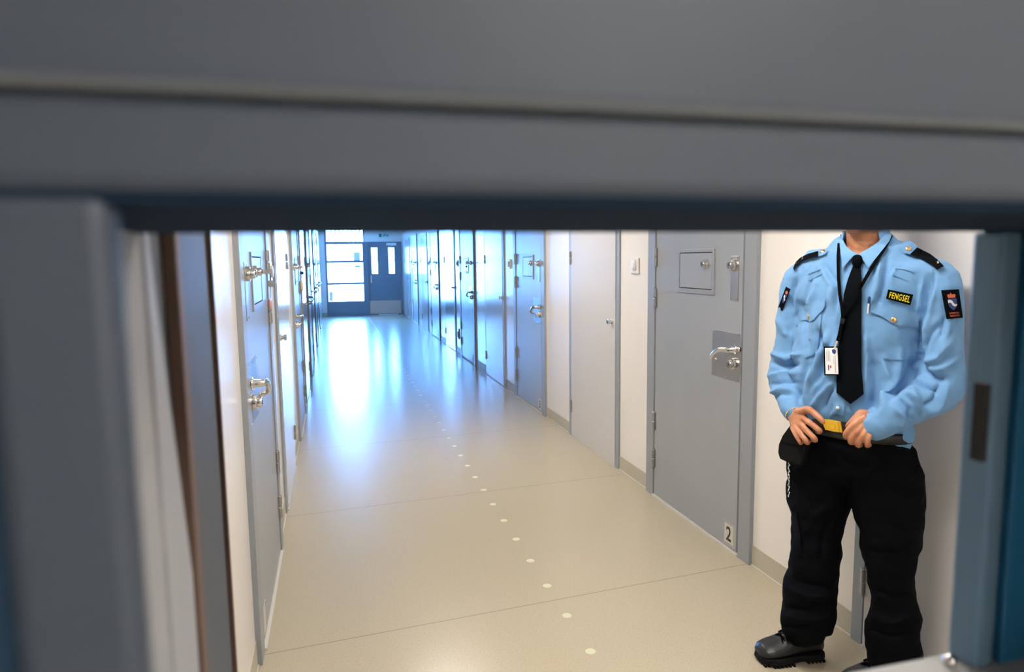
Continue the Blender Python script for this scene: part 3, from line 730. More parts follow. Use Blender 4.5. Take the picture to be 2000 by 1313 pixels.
sleeve(U(1612, 535, -.01), U(1566, 548, -.01), U(1537, 738, -.01), U(1549, 803, .108), [(.060, .062), (.066, .068), (.066, .068), (.062, .064), (.066, .066), (.060, .062), (.050, .050), (.041, .041)])
sleeve(U(1790, 535, -.01), U(1830, 552, -.012), U(1838, 758, .01), U(1705, 832, .152), [(.060, .065), (.066, .070), (.070, .070), (.064, .066), (.068, .068), (.062, .062), (.056, .053), (.049, .046)])
bm_ = union('shirt', bm_, .0062, 5, .6)
sh_strokes = [
    # body folds
    ([(1592, 640), (1612, 690), (1600, 760)], 9, -.010), ([(1617, 650), (1600, 700), (1578, 760)], 8, .011), ([(1640, 650), (1618, 720), (1585, 775)], 7, .008), ([(1598, 660), (1588, 700), (1580, 735)], 6, -.007),
    ([(1632, 740), (1600, 775), (1585, 800)], 6, .008), ([(1625, 760), (1608, 800)], 4, -.007), ([(1640, 790), (1625, 815)], 4, .005),
    ([(1640, 620), (1644, 700), (1632, 760)], 6, -.006), ([(1705, 690), (1712, 760), (1700, 810)], 9, -.008), ([(1722, 700), (1738, 750), (1722, 800)], 9, .009),
    ([(1790, 690), (1770, 740), (1735, 780)], 8, -.009), ([(1760, 680), (1752, 740), (1724, 790)], 9, .008), ([(1690, 640), (1694, 700), (1690, 770)], 7, .005),
    ([(1597, 545), (1580, 590)], 6, .004), ([(1600, 520), (1625, 560), (1622, 600)], 6, .006), ([(1612, 520), (1636, 560), (1634, 610)], 5, -.005), ([(1585, 540), (1565, 600)], 5, -.005),
    ([(1722, 500), (1712, 560), (1700, 600)], 7, .007), ([(1735, 500), (1725, 560), (1712, 600)], 5, -.006), ([(1745, 560), (1740, 540), (1752, 520)], 5, .003),
    ([(1772, 520), (1745, 520), (1735, 545)], 4, -.003), ([(1815, 540), (1805, 590), (1797, 630)], 6, -.010), ([(1803, 545), (1797, 590), (1790, 615)], 5, .005), ([(1826, 560), (1815, 610), (1803, 660)], 6, .005),
    # sleeve on the left of the picture
    ([(1556, 545), (1545, 590), (1560, 640)], 6, -.006), ([(1562, 590), (1574, 640)], 6, -.008), ([(1505, 690), (1535, 700), (1565, 690)], 6, .008), ([(1505, 708), (1535, 716), (1560, 712)], 5, -.008),
    ([(1500, 735), (1530, 730), (1556, 728)], 6, .009), ([(1502, 752), (1530, 745), (1555, 748)], 5, -.008), ([(1500, 770), (1525, 760), (1550, 765)], 5, .007), ([(1545, 650), (1555, 690)], 6, .006), ([(1520, 620), (1535, 660)], 8, .005),
    ([(1508, 780), (1522, 770), (1545, 772)], 3, -.005),
    # sleeve on the right of the picture
    ([(1802, 720), (1825, 738), (1850, 742)], 7, -.011), ([(1802, 708), (1830, 700), (1860, 660)], 8, .010), ([(1800, 690), (1820, 650), (1840, 630)], 7, -.007), ([(1808, 722), (1840, 720), (1870, 700)], 6, .008),
    ([(1775, 750), (1800, 752), (1830, 765)], 6, -.010), ([(1768, 765), (1790, 780), (1800, 812)], 6, .009), ([(1800, 735), (1785, 760), (1790, 790)], 7, .009), ([(1750, 775), (1775, 800), (1780, 830)], 5, -.008),
    ([(1850, 750), (1840, 790), (1810, 810)], 8, .008), ([(1835, 745), (1822, 780), (1800, 795)], 5, -.008), ([(1740, 790), (1765, 815), (1765, 840)], 6, .006), ([(1860, 600), (1850, 650), (1830, 690)], 8, .006), ([(1845, 620), (1838, 660)], 6, -.006),
    ([(1826, 530), (1816, 580), (1806, 630)], 3.5, -.008),
]
folds(bm_, [(p, r*1.05, h*1.9) for p, r, h in sh_strokes]+[([(1560, 596), (1571, 640), (1577, 700)], 8, -.020), ([(1796, 630), (1790, 680), (1800, 724)], 8, -.024), ([(1578, 700), (1566, 740), (1560, 790)], 6, -.016), ([(1560, 560), (1550, 620)], 5, .008)]); noise_push(bm_, .006, 14, 3, (1, 1, .8)); noise_push(bm_, .0022, 45, 7)
# open the neck
shirt_bvh0 = BVHTree.FromBMesh(bm_)
nk = U(1692, 466, 0)
NECK = [(1648, 430), (1649, 474), (1656, 484), (1666, 492), (1676, 496), (1690, 491), (1708, 481), (1722, 468), (1733, 454), (1733, 430)]
def inside(p, poly):
    c = False
    for (x0, y0), (x1, y1) in zip(poly, poly[1:]+poly[:1]):
        if (y0 > p[1]) != (y1 > p[1]) and p[0] < (x1-x0)*(p[1]-y0)/(y1-y0)+x0: c = not c
    return c
NA = U(1692, 480, -.004)
bmesh.ops.delete(bm_, geom=[v for v in bm_.verts if (v.co.z > NA.z and Vector((v.co.x-NA.x, v.co.y-NA.y)).length < .066) or (v.co.z > U(1692, 505, 0).z and (v.co-PC).dot(PN) > -.01 and inside(proj(v.co), NECK))], context='VERTS')
shirt = link_bm('shirt', bm_, 'shirt', G, smooth=True, world=True)
body_bm = new(); body_bm.from_mesh(body_o.data); body_bm.transform(base_inv(G).inverted()); body_bvh = BVHTree.FromBMesh(body_bm); body_bm.free()

# ---- pieces laid on the cloth: outline in photo px, dropped onto the surface, with real thickness
def drop(x, y, lift, trees):
    d = ray(x, y).normalized(); best = None
    for t in trees:
        h = t.ray_cast(CAMP, d)
        if h[0] is not None and (best is None or h[3] < best[3]): best = h
    if best is None or best[3] > 3.2:
        P = U(x, y, .0); for_ = [t.find_nearest(P) for t in trees]; h = min(for_, key=lambda q: q[3]); return h[0]+h[1]*lift, h[1]
    return best[0]-d*lift, best[1]
def laid(name, poly, mat, parent, lift=.003, thick=.003, trees=None, step=4, smooth_it=0, bm=None, flat=0, bulge=0):
    trees = trees or [shirt_bvh0]
    if bm is None:
        bm = new(); bm.faces.new([bm.verts.new((x, y, 0)) for x, y in poly])
    xs = [v.co.x for v in bm.verts]; ys = [v.co.y for v in bm.verts]
    for ax, lo, hi in ((0, min(xs), max(xs)), (1, min(ys), max(ys))):
        n = int((hi-lo)/step)
        for i in range(1, n+1):
            co = [0, 0, 0]; no = [0, 0, 0]; co[ax] = lo+(hi-lo)*i/(n+1); no[ax] = 1
            bmesh.ops.bisect_plane(bm, geom=bm.verts[:]+bm.edges[:]+bm.faces[:], plane_co=co, plane_no=no)
    vs = bm.verts[:]; hit = [drop(v.co.x, v.co.y, lift, trees)[0] for v in vs]
    dist = [(h-CAMP).length for h in hit]
    if flat:       # stiff pieces: relax towards a plane
        md_ = sorted(dist)[len(dist)//2]; cx = sum(v.co.x for v in vs)/len(vs); cy = sum(v.co.y for v in vs)/len(vs)
        import itertools
        # least squares plane of distance over px
        sxx = sum((v.co.x-cx)**2 for v in vs) or 1; syy = sum((v.co.y-cy)**2 for v in vs) or 1
        md_ = sum(dist)/len(dist); kx = sum((v.co.x-cx)*(d-md_) for v, d in zip(vs, dist))/sxx; ky = sum((v.co.y-cy)*(d-md_) for v, d in zip(vs, dist))/syy
        fitd = [md_+kx*(v.co.x-cx)+ky*(v.co.y-cy) for v in vs]; over = max(f-d for f, d in zip(fitd, dist)); over = min(over, .012)
        dist = [d*(1-flat)+(f-over)*flat for f, d in zip(fitd, dist)]
    pos = [CAMP+(ray(v.co.x, v.co.y).normalized())*d for v, d in zip(vs, dist)]
    for v, p in zip(vs, pos): v.co = p
    for _ in range(smooth_it): bmesh.ops.smooth_vert(bm, verts=[v for v in bm.verts if not v.is_boundary], factor=.5, use_axis_x=True, use_axis_y=True, use_axis_z=True)
    g = bmesh.ops.extrude_face_region(bm, geom=bm.faces[:]); nv = [x for x in g['geom'] if isinstance(x, bmesh.types.BMVert)]
    for v in nv: v.co += (CAMP-v.co).normalized()*thick
    bm.normal_update(); o = link_bm(name, bm, mat, parent, smooth=False, world=True); o.data.shade_smooth(); e_ = o.modifiers.new('es', 'EDGE_SPLIT'); e_.split_angle = R(50); return o
def bvh_of(o):
    t = new(); t.from_mesh(o.data); mw = Matrix.Identity(4); p = o
    while p: mw = Matrix.LocRotScale(p.location, p.rotation_euler, p.scale) @ mw; p = p.parent
    t.transform(mw); r = BVHTree.FromBMesh(t); t.free(); return r
def strip(pts, w):
    L, Rr = [], []
    for i, p in enumerate(pts):
        a = pts[max(i-1, 0)]; c = pts[min(i+1, len(pts)-1)]; dx, dy = c[0]-a[0], c[1]-a[1]; n = math.hypot(dx, dy); ww = w[i] if hasattr(w, '__len__') else w
        L.append((p[0]-dy/n*ww/2, p[1]+dx/n*ww/2)); Rr.append((p[0]+dy/n*ww/2, p[1]-dx/n*ww/2))
    return L+Rr[::-1]
def quad_text(s, q, step=30):
    t = text2d(s); (x0, y0), (x1, y1), (x2, y2), (x3, y3) = q     # top left, top right, bottom right, bottom left
    for v in t.verts:
        a, c = v.co.x, v.co.y; v.co = Vector(((1-a)*(c*x0+(1-c)*x3)+a*(c*x1+(1-c)*x2), (1-a)*(c*y0+(1-c)*y3)+a*(c*y1+(1-c)*y2), 0))
    return t
def q_pt(q, a, c):      # a 0..1 to the right, c 0..1 downwards
    (x0, y0), (x1, y1), (x2, y2), (x3, y3) = q
    return ((1-a)*((1-c)*x0+c*x3)+a*((1-c)*x1+c*x2), (1-a)*((1-c)*y0+c*y3)+a*((1-c)*y1+c*y2))
def button(px, py, parent, r=.0085, mat='gold', lift=.004, trees=None):
    P, n = drop(px, py, lift, trees or [shirt_bvh0]); v = (CAMP-P).normalized(); n = (n if n.dot(v) > 0 else -n); n = (n*.6+v*.4).normalized()
    b = lathe(new(), [(0, r), (.002, r), (.0035, r*.8), (.0045, r*.45), (.0047, 0)], P-n*.001, n, 20); o = link_bm('button', b, mat, parent, world=True, smooth=True)
    return o
# collar
NB = [shirt_bvh0, body_bvh]
b = new(); cb = U(1692, 478, -.008); ct = U(1691, 450, -.004)
ring0 = []
for k_, (c_, rx, ry) in enumerate(((cb, .082, .075), (cb.lerp(ct, .5), .076, .070), (ct, .072, .068))):
    ring0.append([b.verts.new(c_+PD*math.cos(t)*rx+PN*math.sin(t)*ry+Vector((0, 0, (-.034 if k_ == 2 else -.012)*max(0, math.sin(t))**3*(1 if k_ else 1.2)))) for t in [2*math.pi*i/48 for i in range(48)]])
for p_, q_ in zip(ring0, ring0[1:]):
    for i in range(48):
        if 5 <= i <= 18: continue
        b.faces.new((p_[i], p_[(i+1) % 48], q_[(i+1) % 48], q_[i]))
bmesh.ops.delete(b, geom=[v for v in b.verts if not v.link_faces], context='VERTS')
c0 = link_bm('collar_stand', b, 'shirt', shirt, smooth=True, world=True); md = c0.modifiers.new('t', 'SOLIDIFY'); md.thickness = .003
cbm = new(); cbm.from_mesh(c0.data); cbm.transform(base_inv(G).inverted()); NB.append(BVHTree.FromBMesh(cbm)); cbm.free()
laid('collar_leaf', [(1641, 458), (1640, 480), (1643, 503), (1645, 525), (1654, 514), (1664, 503), (1676, 496), (1663, 490), (1653, 481), (1647, 470), (1646, 458)], 'shirt', shirt, .010, .006, NB, 3.5, 1)
laid('collar_leaf', [(1677, 496), (1686, 509), (1696, 524), (1707, 509), (1722, 490), (1737, 471), (1743, 456), (1728, 458), (1715, 473), (1697, 485)], 'shirt', shirt, .010, .006, NB, 3.5, 1)
# placket and its button
laid('placket', [(1627, 765), (1629, 740), (1648, 740), (1650, 765), (1649, 812), (1627, 812)], 'shirt', shirt, .0015, .002, None, 3.5)
button(1636, 797, shirt, .0055, 'white_plastic', .004)
# pockets
laid('pocket', [(1563, 628), (1605, 612), (1601, 650), (1596, 690), (1572, 700)], 'shirt', shirt, .0022, .0030, None, 3.5)
laid('pocket', [(1706, 618), (1795, 635), (1790, 705), (1724, 701)], 'shirt', shirt, .0022, .0030, None, 3.5)
fl1 = laid('pocket_flap', [(1560, 601), (1586, 590), (1611, 585), (1611, 597), (1609, 604), (1599, 613), (1590, 624), (1582, 628), (1572, 625), (1562, 628)], 'shirt', shirt, .006, .0045, None, 3.5, 1)
fl2 = laid('pocket_flap', [(1706, 587), (1750, 599), (1797, 612), (1795, 626), (1793, 640), (1775, 637), (1758, 637), (1745, 633), (1722, 618), (1699, 609), (1702, 598)], 'shirt', shirt, .006, .0045, None, 3.5, 1)
button(1580, 619, fl1, .0085, 'gold', .001, [bvh_of(fl1)]); button(1745.5, 625, fl2, .0095, 'gold', .001, [bvh_of(fl2)])
laid('seam_band', strip([(1578, 535), (1590, 530), (1603, 525)], 2.2), 'shirt', shirt, .002, .0018, None, 3.5)
laid('seam_band', strip([(1579, 548), (1592, 541), (1606, 533)], 2.4), 'shirt', shirt, .002, .0018, None, 3.5)
laid('seam_band', strip([(1748, 524), (1765, 525), (1785, 531)], 2.2), 'shirt', shirt, .002, .0018, None, 3.5)
laid('seam_band', strip([(1741, 535), (1757, 541), (1774, 548)], 2.4), 'shirt', shirt, .002, .0018, None, 3.5)
# epaulettes
e1 = laid('epaulette', [(1597, 490.5), (1606, 487), (1613, 486.5), (1616, 490), (1612, 496), (1604, 499.5), (1597, 501)], 'shirt', shirt, .007, .005, None, 3, 1)
laid('epaulette_slide', [(1549, 524), (1554, 512), (1562, 504), (1577, 496), (1598, 490), (1598, 501), (1580, 505), (1566, 511), (1556, 519), (1551, 528)], 'tie', e1, .012, .006, None, 3, 1)
button(1607, 491, e1, .0085, 'gold', .001, [bvh_of(e1)])
e2 = laid('epaulette', [(1763, 482), (1770, 478.5), (1792, 483), (1778, 497), (1765.5, 494), (1762, 488)], 'shirt', shirt, .007, .005, None, 3, 1)
e2s = laid('epaulette_slide', [(1791.5, 483), (1803, 489), (1817, 496), (1831, 507), (1844, 520), (1837, 523), (1830, 527), (1822, 518), (1811, 511), (1795, 503), (1777, 497)], 'tie', e2, .012, .006, None, 3, 1)
button(1774, 486, e2, .0085, 'gold', .001, [bvh_of(e2)])
st = [(1832+(3.8 if i % 2 == 0 else 1.6)*math.sin(i*math.pi/5), 512-(3.8 if i % 2 == 0 else 1.6)*math.cos(i*math.pi/5)) for i in range(10)]
laid('star', st, 'gold', e2s, .0004, .001, [bvh_of(e2s)], 9)
# name patch
NQ = [(1734.7, 565.4), (1784, 575.7), (1777.8, 596.4), (1730.2, 583.8)]
npch = laid('name_patch', NQ, 'tie', shirt, .004, .003, None, 8, 0, None, 1)
tq = [q_pt(NQ, .10, .20), q_pt(NQ, .93, .20), q_pt(NQ, .93, .82), q_pt(NQ, .10, .82)]
t = quad_text('FENGSEL', tq); laid('lettering', None, 'yellow', npch, .0003, .0008, [bvh_of(npch)], 60, 0, t)
# sleeve patches
def sleeve_patch(q, big=True):
    o = laid('sleeve_patch', q, 'tie', shirt, .004, .003, None, 8, 0, None, .5)
    P = lambda a, c: q_pt(q, a, c)
    T_ = [bvh_of(o)]
    laid('crown', [P(.32, .28), P(.28, .19), P(.36, .15), P(.44, .17), P(.50, .10), P(.56, .17), P(.68, .15), P(.76, .19), P(.72, .28)], 'redthread', o, .0004, .0008, T_, 6)
    sh = [P(.26, .31), P(.78, .31), P(.78, .45), P(.74, .57), P(.64, .66), P(.52, .71), P(.40, .66), P(.30, .57), P(.26, .45)]
    laid('shield', sh, 'navythread', o, .0004, .0006, T_, 6)
    laid('swoosh', [P(.27, .36), P(.40, .34), P(.52, .38), P(.58, .46), P(.66, .52), P(.77, .50), P(.75, .56), P(.62, .59), P(.50, .54), P(.44, .46), P(.36, .44), P(.28, .47)], 'whitethread', o, .0013, .0007, T_, 6)
    if big:
        for s_, c0_, c1_ in (('KRIMINAL', .78, .84), ('OMSORGEN', .87, .93)):
            t = quad_text(s_, [P(.24, c0_), P(.82, c0_), P(.82, c1_), P(.24, c1_)]); laid('lettering', None, 'redthread', o, .0004, .0006, T_, 60, 0, t)
sleeve_patch([(1838, 567), (1873, 565), (1881, 621), (1848.6, 623.6)])
sleeve_patch([(1535, 560), (1544, 565), (1528, 608), (1519, 602)], False)
# tie
def tie_bm(): return None
kn = laid('tie', [(1667, 516), (1681, 517), (1682, 537), (1683, 574), (1682, 627), (1683, 725), (1687, 770), (1661, 790), (1633.5, 767), (1634, 741), (1638, 674), (1643, 627), (1648, 574), (1656, 545)], 'tie', G, .007, .005, None, 9, 3)
b = new(); K2 = drop(1674, 520, .010, NB)[0]; K1 = K2+(U(1674, 504, 0)-U(1674, 520, 0))
tube(b, [K1, K1.lerp(K2, .35), K1.lerp(K2, .75), K2], [(.0145, .010), (.0165, .012), (.0145, .011), (.011, .008)], ref=PN, seg=20, k=4, power=.8)
link_bm('knot', b, 'tie', kn, smooth=True, world=True)
tbm = new(); tbm.from_mesh(kn.data); tbm.transform(base_inv(G).inverted()); TB = BVHTree.FromBMesh(tbm); tbm.free()
ST = [shirt_bvh0, TB]
# lanyard with card
LP = drop(1645, 620, .01, ST)[0]
LY = empty('lanyard', (LP.x, LP.y, LP.z), label='black neck lanyard crossing the tie with a white identity card', cat='lanyard')
laid('strap', strip([(1639, 475), (1637, 500), (1637.5, 540), (1640, 575), (1644, 598), (1646, 618)], 6.5), 'strap', LY, .012, .0018, NB+[TB], 7)
laid('strap', strip([(1741, 459), (1729, 482), (1712, 508), (1690, 545), (1672, 577), (1655, 602), (1646, 620)], [7.5, 7.5, 7.5, 7, 6.5, 6, 5.5]), 'strap', LY, .012, .0018, NB+[TB], 7)
laid('strap', strip([(1646, 616), (1642, 640), (1639, 655), (1635, 668)], 6.5), 'strap', LY, .013, .002, ST, 7)
laid('clip', strip([(1647, 622), (1644, 632)], 8), 'rubber', LY, .015, .006, ST, 12)
laid('hook', strip([(1635, 666), (1632, 674), (1630, 681)], [4, 3, 5]), 'chrome', LY, .014, .003, ST, 12)
CQ = [(1611, 680), (1635.5, 679.5), (1637.5, 731), (1612.5, 731)]
holder = laid('card_holder', [(1608.5, 677), (1637.5, 676.5), (1639.5, 733), (1610, 733.5)], 'strap', LY, .014, .0025, ST, 60, 0, None, 1)
card = laid('card', CQ, 'card', LY, .0003, .001, [bvh_of(holder)], 60)
CB = [bvh_of(card)]
P = lambda a, c: q_pt(CQ, a, c)
laid('emblem', [P(.55, .08), P(.72, .04), P(.88, .10), P(.86, .2), P(.72, .25), P(.58, .18)], 'navythread', card, .0002, .0003, CB, 60)
laid('emblem', [P(.2, .66), P(.28, .64), P(.30, .86), P(.22, .86)], 'navythread', card, .0002, .0003, CB, 60)
laid('emblem', [P(.34, .68), P(.46, .66), P(.48, .76), P(.36, .78)], 'redthread', card, .0002, .0003, CB, 60)
for a0, a1, c0_, c1_ in ((.12, .16, .12, .5), (.24, .28, .10, .5), (.36, .39, .14, .52), (.62, .66, .30, .62), (.76, .82, .30, .94)):
    laid('print_line', [P(a0, c0_), P(a1, c0_), P(a1, c1_), P(a0, c1_)], 'hinge', card, .0002, .0002, CB, 60)
# pen in the chest pocket
b = new(); P1_, P2_ = drop(1697.5, 584, .006, None or [shirt_bvh0])[0], drop(1695, 612, .006, [shirt_bvh0])[0]
pen = empty('pen', tuple(P1_), label='slim white pen with blue cap clipped in the chest pocket', cat='pen')
tube(b, [P1_, P2_], [.0028, .0024], seg=10, k=1); link_bm('barrel', b, 'white_plastic', pen, smooth=True, world=True)
b = new(); tube(b, [P1_.lerp(P2_, .0)+Vector((0, 0, .004)), P1_.lerp(P2_, .25)], [.0045, .0042], seg=10, k=1); link_bm('cap', b, 'navystrap', pen, smooth=True, world=True)

# ---- trousers
bm_ = new()
hp = [row(832, 1574, 1786, .108, .100), row(850, 1560, 1792, .112, .105), row(900, 1546, 1796, .112, .115), row(925, 1543, 1799, .108, .11), row(942, 1556, 1790, .05, .06)]
tube(bm_, [t[0] for t in hp], [(t[1][0], t[1][1], t[1][2]) for t in hp], ref=PN, seg=34, k=3)
def leg(rows, offs, dd):
    rr = [row(y, a, c, d, d, o) for (y, a, c), o, d in zip(rows, offs, dd)]
    tube(bm_, [r[0] for r in rr], [(r[1][0], r[1][1], r[1][1]) for r in rr], ref=PN, seg=28, k=3)
leg([(918, 1545, 1668), (975, 1542, 1658), (1010, 1549, 1650), (1042, 1551, 1641), (1097, 1549, 1636), (1157, 1537, 1630), (1200, 1532, 1626), (1224, 1527, 1614), (1247, 1540, 1608)], [0, 0, .005, .01, .015, .01, .01, .025, .03], [.105, .10, .095, .09, .085, .082, .085, .07, .035])
leg([(918, 1656, 1799), (975, 1662, 1804), (1010, 1673, 1803), (1045, 1683, 1800), (1090, 1688, 1787), (1157, 1704, 1788), (1206, 1702, 1792), (1240, 1696, 1795), (1290, 1700, 1797)], [0, 0, 0, 0, 0, -.01, -.02, -.02, -.02], [.105, .10, .095, .09, .085, .08, .082, .08, .075])
bm_ = union('trousers', bm_, .0075, 4, .5)
folds(bm_, [([(1545, 1130), (1580, 1142), (1620, 1150)], 6, -.012), ([(1540, 1148), (1580, 1165), (1625, 1165)], 7, .012), ([(1533, 1185), (1570, 1192), (1620, 1185)], 6, -.014), ([(1530, 1203), (1570, 1212), (1622, 1205)], 7, .012), ([(1526, 1225), (1560, 1225), (1605, 1225)], 5, -.010),
            ([(1620, 985), (1590, 1010), (1560, 1060)], 8, .008), ([(1640, 985), (1610, 1040), (1600, 1100)], 8, -.008), ([(1560, 990), (1562, 1060)], 6, .006),
            ([(1700, 1150), (1740, 1165), (1790, 1160)], 7, -.012), ([(1700, 1205), (1745, 1215), (1790, 1200)], 8, .012), ([(1698, 1232), (1740, 1240), (1795, 1235)], 6, -.010), ([(1785, 1060), (1750, 1080), (1700, 1075)], 7, -.010), ([(1800, 960), (1790, 985)], 7, .012),
            ([(1620, 870), (1665, 910), (1662, 965)], 9, -.008), ([(1590, 890), (1640, 930)], 8, .006), ([(1745, 890), (1690, 930), (1668, 960)], 8, .008), ([(1795, 905), (1780, 930)], 6, -.008)])
noise_push(bm_, .010, 11, 2, (1, 1, 1.6)); noise_push(bm_, .003, 35, 5)
tro = link_bm('trousers', bm_, 'trouser', G, smooth=True, world=True)
tq_ = new(); tq_.from_mesh(tro.data); tq_.transform(base_inv(G).inverted()); TRB = BVHTree.FromBMesh(tq_); tq_.free()
laid('cargo_pocket_flap', [(1549, 1000), (1556, 1000), (1562, 1040), (1566, 1085), (1556, 1084), (1551, 1040)], 'trouser', tro, .004, .003, [TRB], 12)
# belt
bt = [row(y, 1576, 1781, .120, .105) for y in (826, 846)]
b = new(); rr = []
for (c_, r_), zz in ((bt[0], 0), (bt[1], 0)):
    rr.append([b.verts.new(c_+PD*math.cos(t)*r_[0]+PN*math.sin(t)*(r_[1] if math.sin(t) > 0 else r_[2])) for t in [2*math.pi*i/64 for i in range(64)]])
for i in range(64): b.faces.new((rr[0][i], rr[0][(i+1) % 64], rr[1][(i+1) % 64], rr[1][i]))
belt = link_bm('belt', b, 'leather', G, smooth=True, world=True); md = belt.modifiers.new('t', 'SOLIDIFY'); md.thickness = .005; md.offset = 0
BK = .185
q = [(1603, 818.5), (1622, 820.5), (1641.5, 824), (1645.5, 845.5), (1628, 843.5), (1611.5, 839.5)]
b = prism(new(), [U(x, y, BK) for x, y in q], -PN*.007); bu = link_bm('buckle', b, 'buckle', belt, world=True, bevel=.0012)
b = prism(new(), [U(x, y, BK+.0022) for x, y in ((1604.5, 818.8), (1607.5, 819.2), (1614.5, 840.3), (1611.5, 839.8))], -PN*.006)
link_bm('buckle_bar', b, 'buckle', bu, world=True, bevel=.0008)
b = new(); prism(b, [U(x, y, BK+.0018) for x, y in ((1634.5, 823), (1637, 823.5), (1640.5, 844.8), (1638, 844.5))], -PN*.006); link_bm('buckle_bar', b, 'buckle', bu, world=True, bevel=.0008)
b = new(); ce = U(1625, 832.5, BK+.0005); lathe(b, [(0, .011), (.0012, .011), (.0014, .0095), (.0008, .0092), (.0008, 0)], ce, PN, 28); link_bm('buckle_emblem', b, 'buckle', bu, world=True, smooth=False)
b = prism(new(), [U(x, y, BK-.006) for x, y in ((1585, 818), (1612, 820), (1618, 840), (1592, 838))], -PN*.004)
link_bm('belt_end', b, 'leather', belt, world=True, bevel=.001)
b = new(); prism(b, [U(x, y, BK-.006) for x, y in ((1634, 822), (1668, 828), (1668, 847), (1640, 845))], -PN*.004); link_bm('belt_end', b, 'leather', belt, world=True, bevel=.001)
# bracelet on the wrist
b = new(); wc = U(1549, 806, .118); ax_ = (U(1563, 829, .150)-wc).normalized(); s1 = ax_.orthogonal().normalized(); s2 = ax_.cross(s1)
for i in range(30):
    a = 2*math.pi*i/30; ball(b, wc+ax_*.010+(s1*math.cos(a)+s2*math.sin(a))*.0305, .0026, seg=8)
link_bm('bracelet', b, 'gold', G, smooth=True, world=True)
# pouch and chain on the belt
pc = U(1545, 870, .13)
po_ = empty('belt_pouch', tuple(pc), label='dark fabric pouch hanging from the belt on the hip behind the hand', cat='pouch')
pp = [(1546, 828), (1538, 838), (1527, 852), (1520, 868), (1518.5, 884), (1522, 897), (1535, 903), (1563, 911), (1571, 885), (1577, 862), (1578, 832)]
b = prism(new(), [U(x, y, .150) for x, y in pp], -PN*.04); o = link_bm('body', b, 'pouch', po_, world=True, bevel=.006)
b = prism(new(), [U(x, y, .1535) for x, y in [(1546, 828), (1538, 838), (1528, 852), (1523, 864), (1573, 872), (1578, 832)]], -PN*.004); link_bm('flap', b, 'pouch', po_, world=True, bevel=.001)
kc = U(1540, 940, .10)
ch = empty('key_chain', tuple(kc), label='silvery chain hanging down the trouser leg below the belt pouch', cat='chain')
b = new()
for i in range(22):
    y = 906+i*3.0; x = 1541+1.2*math.sin(i*1.7); c_, n_ = drop(x, y, .006, [TRB]); r0 = Matrix.Rotation(i*1.57, 3, 'Z')
    ball(b, c_, .0042, (.9, .45, 1.25), r0, 8)
link_bm('links', b, 'chrome', ch, smooth=True, world=True)

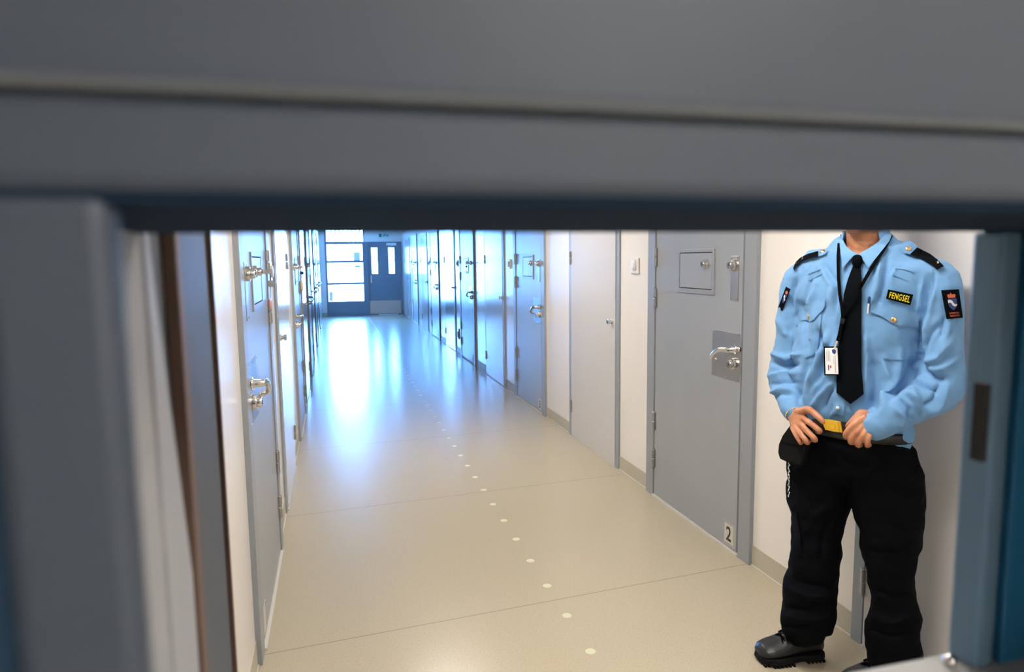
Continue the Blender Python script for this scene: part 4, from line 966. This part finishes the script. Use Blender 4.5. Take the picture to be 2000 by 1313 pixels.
# ---- boots
def boot(heel, toe, ankle, name='boot'):
    """heel/toe are floor points of the sole, ankle is where the leg enters"""
    ax_ = (toe-heel); L = ax_.length; ax_.normalize(); sd = Vector((-ax_.y, ax_.x, 0)); W = .060
    def P(u, v, z): return heel+ax_*u*L+sd*v+Vector((0, 0, z))
    sole = [(-.02, .45), (0.01, .68), (.06, .80), (.2, .84), (.38, .76), (.55, .86), (.70, .98), (.80, .98), (.88, .86), (.94, .68), (.985, .42), (1.0, .2)]
    b = new()
    secs = [(0.0, .032, .028, .100), (.06, .041, .028, .140), (.20, .045, .028, .155), (.34, .046, .028, .145), (.46, .048, .028, .122), (.58, .052, .028, .102), (.70, .055, .028, .088), (.82, .055, .028, .078), (.92, .048, .028, .068), (.985, .030, .030, .052)]
    rings = []
    for u_, w_, z0, z1 in secs:
        rg = []
        for i in range(20):
            t = 2*math.pi*i/20; c_, s_ = math.cos(t), math.sin(t)
            c_ = math.copysign(abs(c_)**.75, c_); s_ = math.copysign(abs(s_)**.8, s_)
            rg.append(b.verts.new(P(u_, c_*w_*(1 if s_ < 0 else 1-.42*s_*s_), (z0+z1)/2+s_*(z1-z0)/2)))
        rings.append(rg)
    for p_, q_ in zip(rings, rings[1:]):
        for i in range(20): b.faces.new((p_[i], p_[(i+1) % 20], q_[(i+1) % 20], q_[i]))
    b.faces.new(rings[0]); b.faces.new(rings[-1])
    tube(b, [P(.20, 0, .10), P(.18, 0, .15), ankle], [(.046, .052), (.048, .055), (.05, .055)], ref=ax_, seg=20, k=3)
    b = union('boot', b, .0045, 4, .5)
    o = link_bm(name, b, 'leather', G, smooth=True, world=True)
    b = new()
    L_ = [(u_, w_*W) for u_, w_ in sole]; pts = [(u_, w_) for u_, w_ in L_]+[(u_, -w_) for u_, w_ in reversed(L_)]
    lift_ = lambda u_: .012 if .30 < u_ < .48 else 0
    prism(b, [P(u_, v_, .009) for u_, v_ in pts], Vector((0, 0, .026)))
    sl_ = link_bm('sole', b, 'rubber', o, world=True, bevel=.007)
    b = new()
    for u_ in [.03, .09, .15, .21, .27, .52, .58, .64, .70, .76, .82, .88, .94]:
        w_ = .8*W if u_ < .3 else (W*.95 if u_ < .85 else W*.72)
        c8 = [P(u_-.017, -w_, 0), P(u_+.017, -w_, 0), P(u_+.017, w_, 0), P(u_-.017, w_, 0)]; prism(b, c8, Vector((0, 0, .012)))
    link_bm('tread', b, 'rubber', sl_, world=True, bevel=.002)
    b = new()
    for k_ in range(5):
        u_ = .64-.065*k_; z_ = .098+.014*k_+ (.006 if k_ > 2 else 0)
        tube(b, [P(u_+.02, -.030, z_-.016), P(u_, 0, z_+.006), P(u_-.02, .030, z_-.014)], [.0032]*3, seg=8)
        tube(b, [P(u_+.02, .030, z_-.016), P(u_, 0, z_+.008), P(u_-.02, -.030, z_-.014)], [.0032]*3, seg=8)
    link_bm('laces', b, 'strap', o, smooth=True, world=True)
    return o
hl, tl = at_floor(1600, 1281), at_floor(1478, 1293)
boot(hl, tl, U(1580, 1222, .03))
hr, trr = at_floor(1768, 1336), at_floor(1690, 1350)
boot(hr, hr+(trr-hr).normalized()*(tl-hl).length, U(1748, 1260, -.02))
print('BOOT', (tl-hl).length, hl, tl, hr, trr); print('ELBOW', LEL, REL, LWR, (LEL-LSH).length, (LWR-LEL).length, (REL-RSH).length, (RWR-REL).length, 'crown', HC)
